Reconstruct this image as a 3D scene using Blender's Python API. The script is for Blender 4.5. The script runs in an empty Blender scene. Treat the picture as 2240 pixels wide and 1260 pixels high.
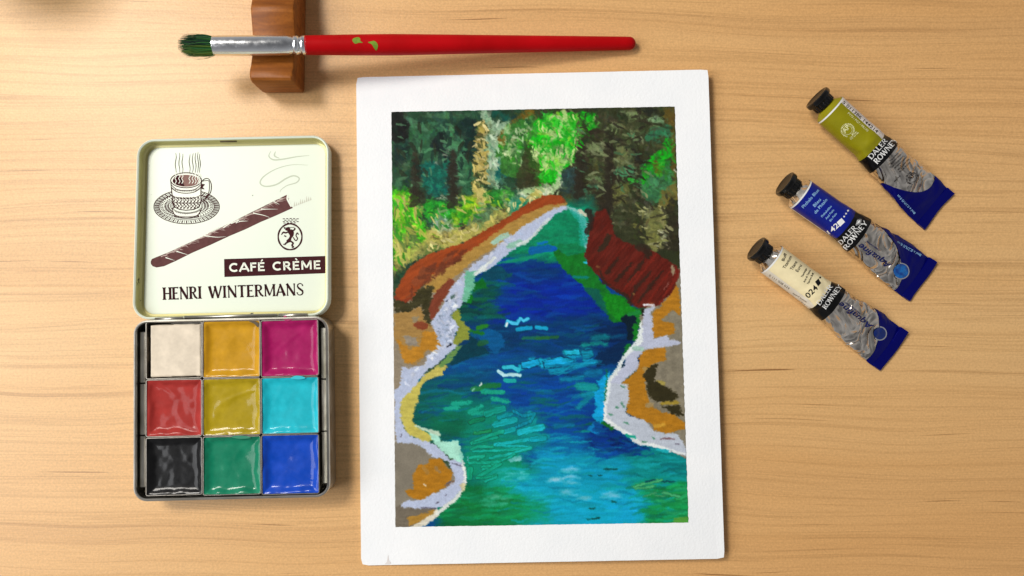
import bpy, bmesh, math, random
from mathutils import Vector, Matrix

# ---------------------------------------------------------------- camera, world, lamps, exposure
scene = bpy.context.scene
COLN = scene.collection
F_PX = 1650.0                                   # focal length in pixels of the 2240-wide photograph
DIST = 0.313
TILT = math.radians(2.8)
cam_d = bpy.data.cameras.new('camera'); cam = bpy.data.objects.new('camera', cam_d); COLN.objects.link(cam)
cam_d.sensor_width = 36.0; cam_d.lens = 36.0 * F_PX / 2240.0
cam_d.clip_start = 0.01; cam_d.clip_end = 50
cam.location = (0, -DIST * math.sin(TILT), DIST * math.cos(TILT)); cam.rotation_euler = (TILT, 0, 0)
scene.camera = cam

world = bpy.data.worlds.new('World'); scene.world = world; world.use_nodes = True
bg = world.node_tree.nodes['Background']; bg.inputs['Strength'].default_value = 1.0
_tc = world.node_tree.nodes.new('ShaderNodeTexCoord'); _sx = world.node_tree.nodes.new('ShaderNodeSeparateXYZ'); _rp = world.node_tree.nodes.new('ShaderNodeValToRGB')
world.node_tree.links.new(_tc.outputs['Generated'], _sx.inputs[0]); world.node_tree.links.new(_sx.outputs['Z'], _rp.inputs['Fac']); world.node_tree.links.new(_rp.outputs['Color'], bg.inputs['Color'])
_rp.color_ramp.elements[0].color = (.40, .40, .41, 1); _rp.color_ramp.elements[1].color = (.10, .10, .105, 1)      # lit walls, dim ceiling

def area_light(name, loc, target, size, power, color):
    l = bpy.data.lights.new(name, 'AREA'); l.shape = 'RECTANGLE'; l.size, l.size_y = size; l.energy = power; l.color = color
    o = bpy.data.objects.new(name, l); COLN.objects.link(o); o.location = loc
    o.rotation_euler = (Vector(target) - Vector(loc)).to_track_quat('-Z', 'Y').to_euler()
    return o
area_light('window_light', (-0.66, 0.46, 1.05), (0, 0, 0), (0.32, 0.32), 11.2, (1.0, 0.95, 0.88))
area_light('soft_fill_light', (-1.05, -0.12, 1.02), (0, -0.02, 0), (0.8, 0.8), 11.6, (0.97, 0.98, 1.0))  # added fill lamp, brightens the left side of the table

scene.view_settings.view_transform = 'Standard'; scene.view_settings.look = 'None'
scene.view_settings.exposure = 0.0; scene.view_settings.gamma = 1.0
scene.render.engine = 'CYCLES'

# ---------------------------------------------------------------- helpers
ct, st = math.cos(TILT), math.sin(TILT)
EYE = Vector(cam.location)
def ray(px, py):
    x = (px - 1120) / F_PX; y = -(py - 630) / F_PX
    return Vector((x, y * ct + st, y * st - ct))
def at(px, py, z=0.0):
    """the point at height z (metres above the table) that the photograph shows at this pixel: used to measure places"""
    d = ray(px, py); return EYE + d * ((z - EYE.z) / d.z)
def lin(c):
    out = []
    for v in c[:3]:
        v = v / 255.0
        out.append(v / 12.92 if v <= 0.04045 else ((v + 0.055) / 1.055) ** 2.4)
    return (out[0], out[1], out[2], 1.0)

class NT:
    def __init__(s, name):
        s.m = bpy.data.materials.new(name); s.m.use_nodes = True; s.t = s.m.node_tree; s.b = s.t.nodes['Principled BSDF']
    def n(s, kind, **kw):
        nd = s.t.nodes.new(kind)
        for k, v in kw.items():
            if k in nd.inputs: nd.inputs[k].default_value = v
            else: setattr(nd, k, v)
        return nd
    def l(s, a, b): s.t.links.new(a, b)
    def mp(s, scale, src='Object'):
        tc = s.n('ShaderNodeTexCoord'); m = s.n('ShaderNodeMapping'); m.inputs['Scale'].default_value = scale
        s.l(tc.outputs[src], m.inputs['Vector']); return m.outputs['Vector']
    def noise(s, vec, scale=1., detail=3., rough=.55, dist=0.):
        nd = s.n('ShaderNodeTexNoise', Scale=scale, Detail=detail, Roughness=rough, Distortion=dist); s.l(vec, nd.inputs['Vector']); return nd.outputs['Fac']
    def ramp(s, fac, stops):
        r = s.n('ShaderNodeValToRGB'); e = r.color_ramp.elements
        while len(e) < len(stops): e.new(.5)
        for i, (p, c) in enumerate(stops):
            e[i].position = p; e[i].color = c if len(c) == 4 else (*c, 1)
        s.l(fac, r.inputs['Fac']); return r.outputs['Color']
    def mix(s, fac, a, b, mode='MIX'):
        m = s.n('ShaderNodeMix', data_type='RGBA', blend_type=mode)
        for sock, v in ((m.inputs[0], fac), (m.inputs[6], a), (m.inputs[7], b)):
            if isinstance(v, (int, float)): sock.default_value = v
            elif isinstance(v, tuple): sock.default_value = v
            else: s.l(v, sock)
        return m.outputs[2]
    def bump(s, h, strength, dist=.001, prev=None):
        b = s.n('ShaderNodeBump', Strength=strength, Distance=dist); s.l(h, b.inputs['Height'])
        if prev is not None: s.l(prev, b.inputs['Normal'])
        s.l(b.outputs['Normal'], s.b.inputs['Normal']); return b.outputs['Normal']
    def set(s, **kw):
        for k, v in kw.items():
            k = k.replace('_', ' ')
            if hasattr(v, 'is_linked') or hasattr(v, 'links'): s.l(v, s.b.inputs[k])
            else: s.b.inputs[k].default_value = v
        return s.m
W1 = (1, 1, 1, 1); K0 = (0, 0, 0, 1)
def grey(v): return (v, v, v, 1)

def plain(name, rgb, rough=.5, metal=0., spec=.5, coat=0., mot=.0, mscale=300., bump=0., bscale=900.):
    t = NT(name); c = lin(rgb); v = t.mp((1, 1, 1))
    if mot:
        n = t.noise(v, mscale, 4)
        col = t.mix(t.ramp(n, [(.3, grey(0)), (.7, grey(1))]), tuple(x * (1 - mot) for x in c[:3]) + (1,), tuple(min(1, x * (1 + mot)) for x in c[:3]) + (1,))
        t.set(Base_Color=col)
    else: t.set(Base_Color=c)
    t.set(Roughness=rough, Metallic=metal, Specular_IOR_Level=spec, Coat_Weight=coat, Coat_Roughness=.12)
    if bump: t.bump(t.noise(v, bscale, 3), bump, .0004)
    return t.m

def new_mesh(name, verts, faces, mat, parent=None, smooth=True, origin=(0, 0, 0)):
    """one mesh object; verts are in world metres, stored relative to the thing's base"""
    me = bpy.data.meshes.new(name); O = Vector(origin)
    me.from_pydata([tuple(Vector(v) - O) for v in verts], [], faces); me.update()
    if smooth: me.polygons.foreach_set('use_smooth', [True] * len(me.polygons))
    if mat: me.materials.append(mat)
    o = bpy.data.objects.new(name, me); COLN.objects.link(o)
    if parent: o.parent = parent
    else: o.location = O
    return o
def thing(name, loc, label, cat, group=None):
    o = bpy.data.objects.new(name, None); COLN.objects.link(o); o.location = loc; o.empty_display_size = .01
    o['label'] = label; o['category'] = cat
    if group: o['group'] = group
    return o
def grid_faces(nu, nv, wrap=False):
    f = []
    for j in range(nv - 1):
        for i in range(nu if wrap else nu - 1):
            a = j * nu + i; b = j * nu + (i + 1) % nu
            f.append((a, b, b + nu, a + nu))
    return f
def smooth_poly(pts, n=6, closed=False):
    """Catmull-Rom through 2-D points"""
    out = []; m = len(pts); P = [Vector(p) for p in pts]
    for i in range(m if closed else m - 1):
        p0 = P[(i - 1) % m] if closed or i > 0 else P[0]; p1 = P[i]; p2 = P[(i + 1) % m]; p3 = P[(i + 2) % m] if closed or i + 2 < m else P[-1]
        for k in range(n):
            t = k / n
            out.append(.5 * ((2 * p1) + (p2 - p0) * t + (2 * p0 - 5 * p1 + 4 * p2 - p3) * t * t + (3 * p1 - p0 - 3 * p2 + p3) * t ** 3))
    if not closed: out.append(P[-1])
    return [tuple(p) for p in out]
def ellipse(cx, cy, rx, ry, n=40, a0=0., a1=2 * math.pi):
    return [(cx + rx * math.cos(a0 + (a1 - a0) * i / n), cy + ry * math.sin(a0 + (a1 - a0) * i / n)) for i in range(n + 1)]
class Flat:
    """collects flat printed shapes in 2-D; build() maps them onto a surface"""
    def __init__(s): s.v = []; s.f = []
    def ribbon(s, pts, w, maxseg=None):
        P = [Vector(p) for p in pts]
        Wd = list(w) if isinstance(w, (list, tuple)) else [w] * len(P)
        if maxseg:
            Q = []; V = []
            for i in range(len(P) - 1):
                k = max(1, int(math.ceil((P[i + 1] - P[i]).length / maxseg)))
                for j in range(k): Q.append(P[i].lerp(P[i + 1], j / k)); V.append(Wd[i] + (Wd[i + 1] - Wd[i]) * j / k)
            Q.append(P[-1]); V.append(Wd[-1]); P, Wd = Q, V
        b = len(s.v)
        for i in range(len(P)):
            d = (P[min(i + 1, len(P) - 1)] - P[max(i - 1, 0)])
            if d.length < 1e-9: d = Vector((1, 0))
            d.normalize(); n = Vector((-d.y, d.x)) * (Wd[i] / 2)
            s.v += [tuple(P[i] + n), tuple(P[i] - n)]
        for i in range(len(P) - 1): s.f.append((b + 2 * i, b + 2 * i + 1, b + 2 * i + 3, b + 2 * i + 2))
        return s
    def fill(s, pts):
        b = len(s.v); s.v += [tuple(p) for p in pts]; s.f.append(tuple(range(b, b + len(pts)))); return s
    def add(s, vs, fs):
        b = len(s.v); s.v += list(vs); s.f += [tuple(i + b for i in f) for f in fs]; return s
    def build(s, name, fn, mat, parent, origin, maxlen=None):
        bm = bmesh.new()
        vs = [bm.verts.new((p[0], p[1], 0)) for p in s.v]
        for f in s.f:
            try: bm.faces.new([vs[i] for i in f])
            except ValueError: pass
        bmesh.ops.triangulate(bm, faces=bm.faces[:])
        if maxlen:
            for _ in range(4):
                es = [e for e in bm.edges if e.calc_length() > maxlen]
                if not es: break
                bmesh.ops.subdivide_edges(bm, edges=es, cuts=1); bmesh.ops.triangulate(bm, faces=bm.faces[:])
        bm.verts.index_update()
        V = [fn(v.co.x, v.co.y) for v in bm.verts]; Fc = [tuple(v.index for v in f.verts) for f in bm.faces]; bm.free()
        up = []
        for f in Fc:                                     # every printed face looks out of its surface
            n = (V[f[1]] - V[f[0]]).cross(V[f[2]] - V[f[0]])
            up.append(f if n.z >= 0 else f[::-1])
        return new_mesh(name, V, up, mat, parent, False, origin)
_tc = {}
def text2d(txt, bold=0., shear=0., space=1.):
    """outline of a word set in the built-in typeface: verts, faces, scaled so that cap height is about 1"""
    key = (txt, bold, shear, space)
    if key in _tc: return _tc[key]
    cu = bpy.data.curves.new('text', 'FONT'); cu.body = txt; cu.size = 1.37; cu.offset = bold; cu.shear = shear; cu.space_character = space; cu.resolution_u = 3
    o = bpy.data.objects.new('text', cu); COLN.objects.link(o)
    dg = bpy.context.evaluated_depsgraph_get(); me = o.evaluated_get(dg).to_mesh()
    v = [(p.co.x, p.co.y) for p in me.vertices]; f = [tuple(p.vertices) for p in me.polygons]
    o.evaluated_get(dg).to_mesh_clear(); bpy.data.objects.remove(o); bpy.data.curves.remove(cu)
    _tc[key] = (v, f); return v, f
def text_line(F, txt, p0, p1, cap, bold=0., shear=0., space=1., fit=True, updir=None):
    """set a word from p0 to p1 (2-D, any direction), cap height cap; updir = unit 2-D up direction of the letters"""
    v, f = text2d(txt, bold, shear, space)
    x0 = min(p[0] for p in v); x1 = max(p[0] for p in v)
    p0 = Vector(p0); p1 = Vector(p1); d = p1 - p0
    k = 1 / (x1 - x0)
    up = Vector(updir) if updir else Vector((-d.y, d.x)).normalized()
    F.add([tuple(p0 + d * ((p[0] - x0) * k) + up * (p[1] * cap)) for p in v], f)
TK, TH = .20, .10
def _arc(cx, cy, rx, ry, a0, a1, n=10): return [(cx + rx * math.cos(math.radians(a0 + (a1 - a0) * i / n)), cy + ry * math.sin(math.radians(a0 + (a1 - a0) * i / n))) for i in range(n + 1)]
def _stem(x, w=TK, y0=0., y1=1.): return [([(x, y0), (x, y0 + .12), (x, (y0 + y1) / 2), (x, y1 - .12), (x, y1)], [w * 1.7, w * 1.02, w * .92, w * 1.02, w * 1.7])]
GLYPH = {
 'H': (.86, _stem(.16) + _stem(.70) + [([(.16, .5), (.70, .5)], TH)]),
 'E': (.68, _stem(.16) + [([(.16, .955), (.50, .955), (.60, .93)], [TH, TH, .17]), ([(.16, .51), (.42, .51), (.50, .51)], [TH, TH, .18]), ([(.16, .045), (.50, .045), (.61, .07)], [TH, TH, .18])]),
 'N': (.90, _stem(.15, .10) + _stem(.74, .10) + [([(.10, 1.), (.74, .02)], [.2, .19])]),
 'R': (.80, _stem(.16) + [([(.16, .955)] + _arc(.36, .735, .22, .22, 90, -90) + [(.16, .515)], [TH] * 3 + [.13, .16, .175, .175, .175, .16, .13] + [TH] * 3), ([(.36, .52), (.56, .16), (.76, .02)], [.13, .17, .12])]),
 'I': (.40, _stem(.19)),
 'W': (1.16, [([(.06, 1.), (.32, 0)], [.24, .17]), ([(.32, 0), (.57, .98)], [.10, .10]), ([(.52, 1.), (.80, 0)], [.2, .17]), ([(.80, 0), (1.08, 1.)], [.09, .15])]),
 'T': (.76, _stem(.37) + [([(.04, .90), (.10, .955), (.37, .955), (.64, .955), (.70, .90)], [.18, TH, TH, TH, .18])]),
 'M': (1.04, _stem(.14, .11) + _stem(.88, .17) + [([(.14, 1.), (.50, .08)], [.2, .15]), ([(.50, .08), (.88, 1.)], [.08, .1])]),
 'A': (.84, [([(.06, 0), (.40, 1.)], [.16, .08]), ([(.36, 1.), (.74, 0)], [.16, .24]), ([(.18, .32), (.62, .32)], TH)]),
 'S': (.66, [([(.55, .76), (.54, .88), (.42, .97), (.27, .97), (.14, .88), (.12, .74), (.22, .60), (.38, .48), (.53, .36), (.56, .21), (.47, .07), (.32, .03), (.17, .05), (.09, .16), (.08, .26)], [.14, .08, .08, .09, .11, .13, .16, .17, .16, .13, .11, .09, .08, .08, .15])]),
 'D': (.88, _stem(.16) + [([(.16, .955), (.38, .955)] + _arc(.40, .5, .36, .455, 80, -80) + [(.38, .045), (.16, .045)], [TH, TH, .09, .11, .14, .17, .18, .18, .18, .17, .14, .11, .09, TH, TH])]),
 'L': (.66, _stem(.16) + [([(.16, .045), (.50, .045), (.60, .08)], [TH, TH, .2])]),
 'O': (.94, [([(.47 + .37 * math.cos(a * .2618), .5 + .47 * math.sin(a * .2618)) for a in range(25)], [.18 if False else .085 + .10 * abs(math.cos(a * .2618)) for a in range(25)])]),
 'Y': (.80, [([(.04, 1.), (.40, .46)], [.24, .15]), ([(.40, .46), (.74, 1.)], [.09, .16])] + _stem(.40, TK, 0., .5)),
}
_w = .215
SANS = {
 'C': (.92, [(_arc(.50, .5, .38, .41, 48, 312, 18), _w)]),
 'A': (.96, [([(.06, 0), (.48, 1.0)], _w), ([(.48, 1.0), (.90, 0)], _w), ([(.22, .30), (.74, .30)], .17)]),
 'F': (.70, [([(.17, 0), (.17, 1)], _w), ([(.17, .905), (.64, .905)], .19), ([(.17, .50), (.58, .50)], .18)]),
 'E': (.74, [([(.17, 0), (.17, 1)], _w), ([(.17, .905), (.66, .905)], .19), ([(.17, .50), (.61, .50)], .18), ([(.17, .095), (.68, .095)], .19)]),
 'R': (.86, [([(.17, 0), (.17, 1)], _w), ([(.17, .905), (.40, .905)] + _arc(.42, .69, .21, .215, 80, -80, 8) + [(.40, .475), (.17, .475)], .19), ([(.40, .47), (.74, 0)], .23)]),
 'M': (1.16, [([(.20, 0), (.20, 1)], .20), ([(.96, 0), (.96, 1)], .20), ([(.20, 1.0), (.58, .22)], .20), ([(.58, .22), (.96, 1.0)], .20)]),
}
SANS['É'] = (.74, SANS['E'][1] + [([(.36, 1.10), (.52, 1.30)], [.12, .16])]); SANS['È'] = (.74, SANS['E'][1] + [([(.50, 1.10), (.34, 1.30)], [.12, .16])])
def sans_line(F, txt, p0, p1, cap):
    tot = sum(SANS[c][0] for c in txt); p0 = Vector(p0); d = Vector(p1) - p0; up = Vector((d.y, -d.x)).normalized(); e = d / tot; x = 0.
    for c in txt:
        a, parts = SANS[c]
        for pts, w in parts:
            F.ribbon([tuple(p0 + e * (x + q[0]) + up * (q[1] * cap)) for q in pts], [v_ * cap for v_ in w] if isinstance(w, list) else w * cap)
        x += a
def serif_line(F, txt, p0, p1, cap, maxseg=None):
    tot = sum(GLYPH[c][0] if c != ' ' else .42 for c in txt); p0 = Vector(p0); d = (Vector(p1) - p0); up = Vector((-d.y, d.x)).normalized()
    e = d / tot; x = 0.; wk = min(cap, e.length * 1.25)
    for c in txt:
        if c == ' ': x += .42; continue
        a, parts = GLYPH[c]
        for pts, w in parts:
            Q = [tuple(p0 + e * (x + p[0]) + up * (p[1] * cap)) for p in pts]
            F.ribbon(Q, [q * wk for q in w] if isinstance(w, (list, tuple)) else w * wk, maxseg)
        x += a
# ---------------------------------------------------------------- the table: long maple boards laid edge to edge
def wood_table():
    t = NT('pale_maple'); tc = t.n('ShaderNodeTexCoord'); oi = t.n('ShaderNodeObjectInfo')
    off = t.n('ShaderNodeVectorMath', operation='SCALE'); t.l(oi.outputs['Color'], off.inputs[0]); off.inputs['Scale'].default_value = 7.3
    add = t.n('ShaderNodeVectorMath', operation='ADD'); t.l(tc.outputs['Object'], add.inputs[0]); t.l(off.outputs[0], add.inputs[1])
    P = add.outputs[0]
    def m(sx, sy, src=None):
        q = t.n('ShaderNodeMapping'); q.inputs['Scale'].default_value = (sx, sy, 1); t.l(src or P, q.inputs['Vector']); return q.outputs['Vector']
    # wander of the grain
    wn = t.n('ShaderNodeTexNoise', Scale=1., Detail=2.); t.l(m(4, 11), wn.inputs['Vector'])
    ws = t.n('ShaderNodeVectorMath', operation='MULTIPLY'); t.l(wn.outputs['Color'], ws.inputs[0]); ws.inputs[1].default_value = (0, .030, 0)
    pw = t.n('ShaderNodeVectorMath', operation='ADD'); t.l(P, pw.inputs[0]); t.l(ws.outputs[0], pw.inputs[1]); Pw = pw.outputs[0]
    base = t.mix(t.ramp(t.noise(m(2.2, 26, Pw), 1., 3), [(.28, grey(0)), (.72, grey(1))]), lin((219, 174, 115)), lin((229, 188, 131)))
    broad = t.ramp(t.noise(m(1.3, 7, Pw), 1., 2), [(.35, grey(0)), (.7, grey(1))])
    base = t.mix(broad, base, t.mix(1., base, lin((248, 236, 224)), 'MULTIPLY'))
    rings = t.ramp(t.noise(m(2.6, 300, Pw), 1., 2, .5), [(.585, grey(0)), (.625, grey(.46)), (.66, grey(.05))])
    gate = t.ramp(t.noise(m(8, 60, Pw), 1., 2), [(.38, grey(.12)), (.62, grey(1))])
    base = t.mix(t.mix(1., rings, gate, 'MULTIPLY'), base, lin((164, 120, 72)))
    fine = t.ramp(t.noise(m(4.5, 520, Pw), 1., 2, .5), [(.54, grey(0)), (.60, grey(.24)), (.66, grey(0))])
    base = t.mix(fine, base, lin((160, 116, 66)))
    bands = t.ramp(t.noise(m(.9, 42, Pw), 1., 3, .6), [(.54, grey(0)), (.74, grey(.22))])
    base = t.mix(bands, base, lin((178, 132, 84)))
    flecks = t.ramp(t.noise(m(11, 640, Pw), 1., 2, .5), [(.70, grey(0)), (.75, grey(.85))])
    base = t.mix(flecks, base, lin((134, 88, 44)))
    fib = t.ramp(t.noise(m(60, 2400, Pw), 1., 2), [(.3, grey(.93)), (.7, grey(1.06))])
    base = t.mix(.8, base, fib, 'MULTIPLY')
    speck = t.ramp(t.noise(m(1050, 1150), 1., 2, .7), [(.3, grey(.86)), (.7, grey(1.13))])
    base = t.mix(.75, base, speck, 'MULTIPLY')
    t.set(Base_Color=base, Roughness=.40, Specular_IOR_Level=.5)
    nb = t.bump(t.noise(m(1100, 1200), 1., 3, .6), .22, .0003)
    t.bump(t.noise(m(40, 1500, Pw), 1., 2), .10, .0003, nb)
    return t.m
M_wood = wood_table()
table = bpy.data.objects.new('table_top', None); COLN.objects.link(table); table['kind'] = 'structure'
def plank(y0, y1, tint):
    x0, x1, h, b = -.80, .80, .022, .00004
    y0 += .00001; y1 -= .00001
    V = []
    for z, i in ((-h, 0), (-b, 0), (0, b)):
        V += [(x0 + i, y0 + i, z), (x1 - i, y0 + i, z), (x1 - i, y1 - i, z), (x0 + i, y1 - i, z)]
    Fc = [(3, 2, 1, 0), (8, 9, 10, 11)]
    for k in (0, 4):
        for i in range(4): Fc.append((k + i, k + (i + 1) % 4, k + 4 + (i + 1) % 4, k + 4 + i))
    o = new_mesh('plank', V, Fc, M_wood, table, False); o.color = tint; return o
YJ = at(1120, 626).y
for i, tint in enumerate([(.21, .63, .1, 1), (.9, .35, .2, 1), (.13, .74, .55, 1), (.62, .18, .93, 1), (.4, .9, .3, 1), (.77, .52, .6, 1)]):
    plank(YJ + (i - 3) * .142, YJ + (i - 2) * .142, tint)
# ---------------------------------------------------------------- the gouache landscape, painted stroke by stroke
import numpy as np
_rng = np.random.RandomState(7)
_LAT = _rng.rand(512, 512)

def vnoise(x, y, seed=0):
    """smooth value noise, 0..1"""
    x = x + seed * 37.17; y = y + seed * 91.73
    xi = np.floor(x).astype(int); yi = np.floor(y).astype(int)
    fx = x - xi; fy = y - yi
    fx = fx * fx * (3 - 2 * fx); fy = fy * fy * (3 - 2 * fy)
    a = _LAT[yi % 512, xi % 512]; b = _LAT[yi % 512, (xi + 1) % 512]
    c = _LAT[(yi + 1) % 512, xi % 512]; d = _LAT[(yi + 1) % 512, (xi + 1) % 512]
    return (a * (1 - fx) + b * fx) * (1 - fy) + (c * (1 - fx) + d * fx) * fy

def fbm(x, y, seed=0, o=3):
    t = 0; amp = 0.5; n = 0
    for i in range(o):
        t = t + amp * vnoise(x * 2 ** i, y * 2 ** i, seed + i * 5); n += amp; amp *= 0.55
    return t / n

PW, PH = 540, 774                         # paint samples across and down the sheet
CORN = [(856, 245), (1476, 233), (1506, 1143), (865, 1153)]
_u, _v = np.meshgrid(np.linspace(0, 1, PW), np.linspace(0, 1, PH))
GX = (CORN[0][0] * (1 - _u) + CORN[1][0] * _u) * (1 - _v) + (CORN[3][0] * (1 - _u) + CORN[2][0] * _u) * _v
GY = (CORN[0][1] * (1 - _u) + CORN[1][1] * _u) * (1 - _v) + (CORN[3][1] * (1 - _u) + CORN[2][1] * _u) * _v
COL = np.zeros((PH, PW, 3)); COL[:] = (50, 75, 52)
HGT = np.zeros((PH, PW))
_cnt = [0]

def _win(x0, y0, x1, y1, pad):
    v0 = (y0 - pad - 246) / 908; v1 = (y1 + pad - 232) / 908
    lx = min((x0 - pad - (856 + 9 * v)) / (620 + 21 * v) for v in (v0, v1)); hx = max((x1 + pad - (856 + 9 * v)) / (620 + 21 * v) for v in (v0, v1))
    return slice(max(int(v0 * PH) - 3, 0), min(max(int(v1 * PH) + 3, 0), PH)), slice(max(int(lx * PW) - 2, 0), min(max(int(hx * PW) + 3, 0), PW))

def _lay(w, a, col, mot, sx, sy, ang, seed, h):
    x = GX[w]; y = GY[w]
    ca, sa = math.cos(ang), math.sin(ang)
    u = x * ca + y * sa; v = -x * sa + y * ca
    n = fbm(u / sx, v / sy, seed, 3) - 0.5
    n2 = vnoise(u / (sx * .6), v / (sy * 2.3), seed + 3) - 0.5
    c = np.array(col, float)[None, None] * (1 + (mot * 2.2) * n[..., None]) + mot * 46 * n2[..., None]
    a = a[..., None]
    COL[w] = COL[w] * (1 - a) + np.clip(c, 0, 255) * a
    HGT[w] = HGT[w] * (1 - .55 * a[..., 0]) + a[..., 0] * (h + .7 * n)

def poly(pts, col, rough=3.0, ns=9.0, soft=1.2, mot=.10, sx=14., sy=4., ang=0., alpha=1., dry=0., h=.35, z=None):
    """a filled patch of paint with a ragged edge; z = (ox, oy) when points are given in an enlarged crop"""
    if z: pts = [(z[0] + p[0] * .27, z[1] + p[1] * .27) for p in pts]
    _cnt[0] += 1; sd = _cnt[0] % 90
    P = np.array(pts, float)
    w = _win(P[:, 0].min(), P[:, 1].min(), P[:, 0].max(), P[:, 1].max(), rough + soft + 2)
    x = GX[w]; y = GY[w]
    if x.size == 0: return
    x = x + rough * 2.4 * (fbm(x / ns, y / ns, sd) - .5); y = y + rough * 2.4 * (fbm(GX[w] / ns, y / ns, sd + 31) - .5)
    x = x + rough * .5 * (vnoise(GX[w] / 2.6, GY[w] / 2.2, sd + 7) - .5); y = y + rough * .5 * (vnoise(GX[w] / 2.4, GY[w] / 2.6, sd + 9) - .5)
    ins = np.zeros(x.shape, bool); d2 = np.full(x.shape, 1e9)
    n = len(P)
    for i in range(n):
        ax, ay = P[i]; bx, by = P[(i + 1) % n]
        cond = ((ay > y) != (by > y))
        with np.errstate(divide='ignore', invalid='ignore'):
            xi = (bx - ax) * (y - ay) / ((by - ay) if by != ay else 1e-9) + ax
        ins ^= cond & (x < xi)
        L = (bx - ax) ** 2 + (by - ay) ** 2 + 1e-9
        t = np.clip(((x - ax) * (bx - ax) + (y - ay) * (by - ay)) / L, 0, 1)
        d2 = np.minimum(d2, (x - ax - t * (bx - ax)) ** 2 + (y - ay - t * (by - ay)) ** 2)
    d = np.sqrt(d2) * np.where(ins, 1, -1)
    a = np.clip(d / soft * .5 + .5, 0, 1)
    if dry > 0:
        g = fbm(GX[w] / 3.1, GY[w] / 2.6, sd + 11, 2)
        edge = np.clip(1 - d / 26., 0, 1)
        g = .45 * g + .55 * fbm(GX[w] / 13., GY[w] / 2.4, sd + 15, 2); a = a * np.clip((g - dry * (.40 + .45 * edge)) * 5 + .5, 0, 1)
    _lay(w, a * alpha, col, mot, sx, sy, ang, sd, h)

def stroke(pts, wd, col, rough=1.6, ns=7., soft=1.2, mot=.10, alpha=1., dry=0., h=.5, z=None, edge=0., taper=0.):
    """one brush stroke along a polyline; wd a width or a list of widths; edge = darker wet rim"""
    if z:
        pts = [(z[0] + p[0] * .27, z[1] + p[1] * .27) for p in pts]
        wd = [q * .27 for q in wd] if isinstance(wd, (list, tuple)) else wd * .27
    _cnt[0] += 1; sd = _cnt[0] % 90
    P = np.array(pts, float); n = len(P)
    W = np.array(wd if isinstance(wd, (list, tuple)) else [wd] * n, float) / 2
    m = W.max() + rough + soft + 2
    w = _win(P[:, 0].min(), P[:, 1].min(), P[:, 0].max(), P[:, 1].max(), m)
    x = GX[w]; y = GY[w]
    if x.size == 0: return
    x = x + rough * 2.4 * (fbm(GX[w] / ns, GY[w] / ns, sd) - .5); y = y + rough * 2.4 * (fbm(GX[w] / ns, GY[w] / ns, sd + 31) - .5)
    best = np.full(x.shape, -1e9); T = np.zeros(x.shape)
    seg = np.hypot(*(P[1:] - P[:-1]).T); cum = np.concatenate([[0], np.cumsum(seg)]); tot = max(cum[-1], 1e-6)
    for i in range(n - 1):
        ax, ay = P[i]; bx, by = P[i + 1]
        L = (bx - ax) ** 2 + (by - ay) ** 2 + 1e-9
        t = np.clip(((x - ax) * (bx - ax) + (y - ay) * (by - ay)) / L, 0, 1)
        ww = W[i] * (1 - t) + W[i + 1] * t
        d = ww - np.hypot(x - ax - t * (bx - ax), y - ay - t * (by - ay))
        k = d > best; best = np.where(k, d, best); T = np.where(k, (cum[i] + t * seg[i]) / tot, T)
    if taper: best = best - taper * W.max() * np.clip((T - .55) / .45, 0, 1)
    a = np.clip(best / soft * .5 + .5, 0, 1)
    if dry > 0:
        g = fbm(GX[w] / 3.4, GY[w] / 2.3, sd + 11, 2)
        a = a * np.clip((g - dry * (.30 + .35 * T)) * 8 + .5, 0, 1)
    ang = math.atan2(P[-1][1] - P[0][1], P[-1][0] - P[0][0])
    _lay(w, a * alpha, col, mot, 16., 3., ang, sd, h)
    if edge:
        e = np.clip(1 - np.abs(best - .4) / 1.5, 0, 1) * edge
        COL[w] = COL[w] * (1 - e[..., None] * .38)
        HGT[w] += e * .35

def dabs(n, area, cols, ln, wd, ang, spread=.4, seed=1, **k):
    """n short leaf strokes scattered inside a quad/polygon"""
    r = np.random.RandomState(seed); A = np.array(area, float)
    lo = A.min(0); hi = A.max(0); k0 = 0
    while k0 < n:
        p = lo + r.rand(2) * (hi - lo)
        ins = False
        for i in range(len(A)):
            a, b = A[i], A[(i + 1) % len(A)]
            if (a[1] > p[1]) != (b[1] > p[1]) and p[0] < (b[0] - a[0]) * (p[1] - a[1]) / (b[1] - a[1]) + a[0]: ins = not ins
        if not ins: continue
        k0 += 1
        t = ang + r.randn() * spread; l = ln * (.6 + .8 * r.rand()); q = wd * (.6 + .8 * r.rand())
        d = np.array([math.cos(t), math.sin(t)]) * l / 2; b = np.array([-d[1], d[0]]) * r.uniform(-.3, .3)
        c = cols[r.randint(len(cols))]
        stroke([tuple(p - d), tuple(p + b), tuple(p + d)], [q * .8, q, q * .35], tuple(np.array(c) * r.uniform(.85, 1.15)), rough=1.2, ns=4, **k)

A_, B_, C_, D_, E_, F_ = (840, 220), (1160, 220), (840, 540), (1160, 540), (840, 840), (1160, 840)
RR = lambda x0, y0, x1, y1: [(x0, y0), (x1, y0), (x1, y1), (x0, y1)]

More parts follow.
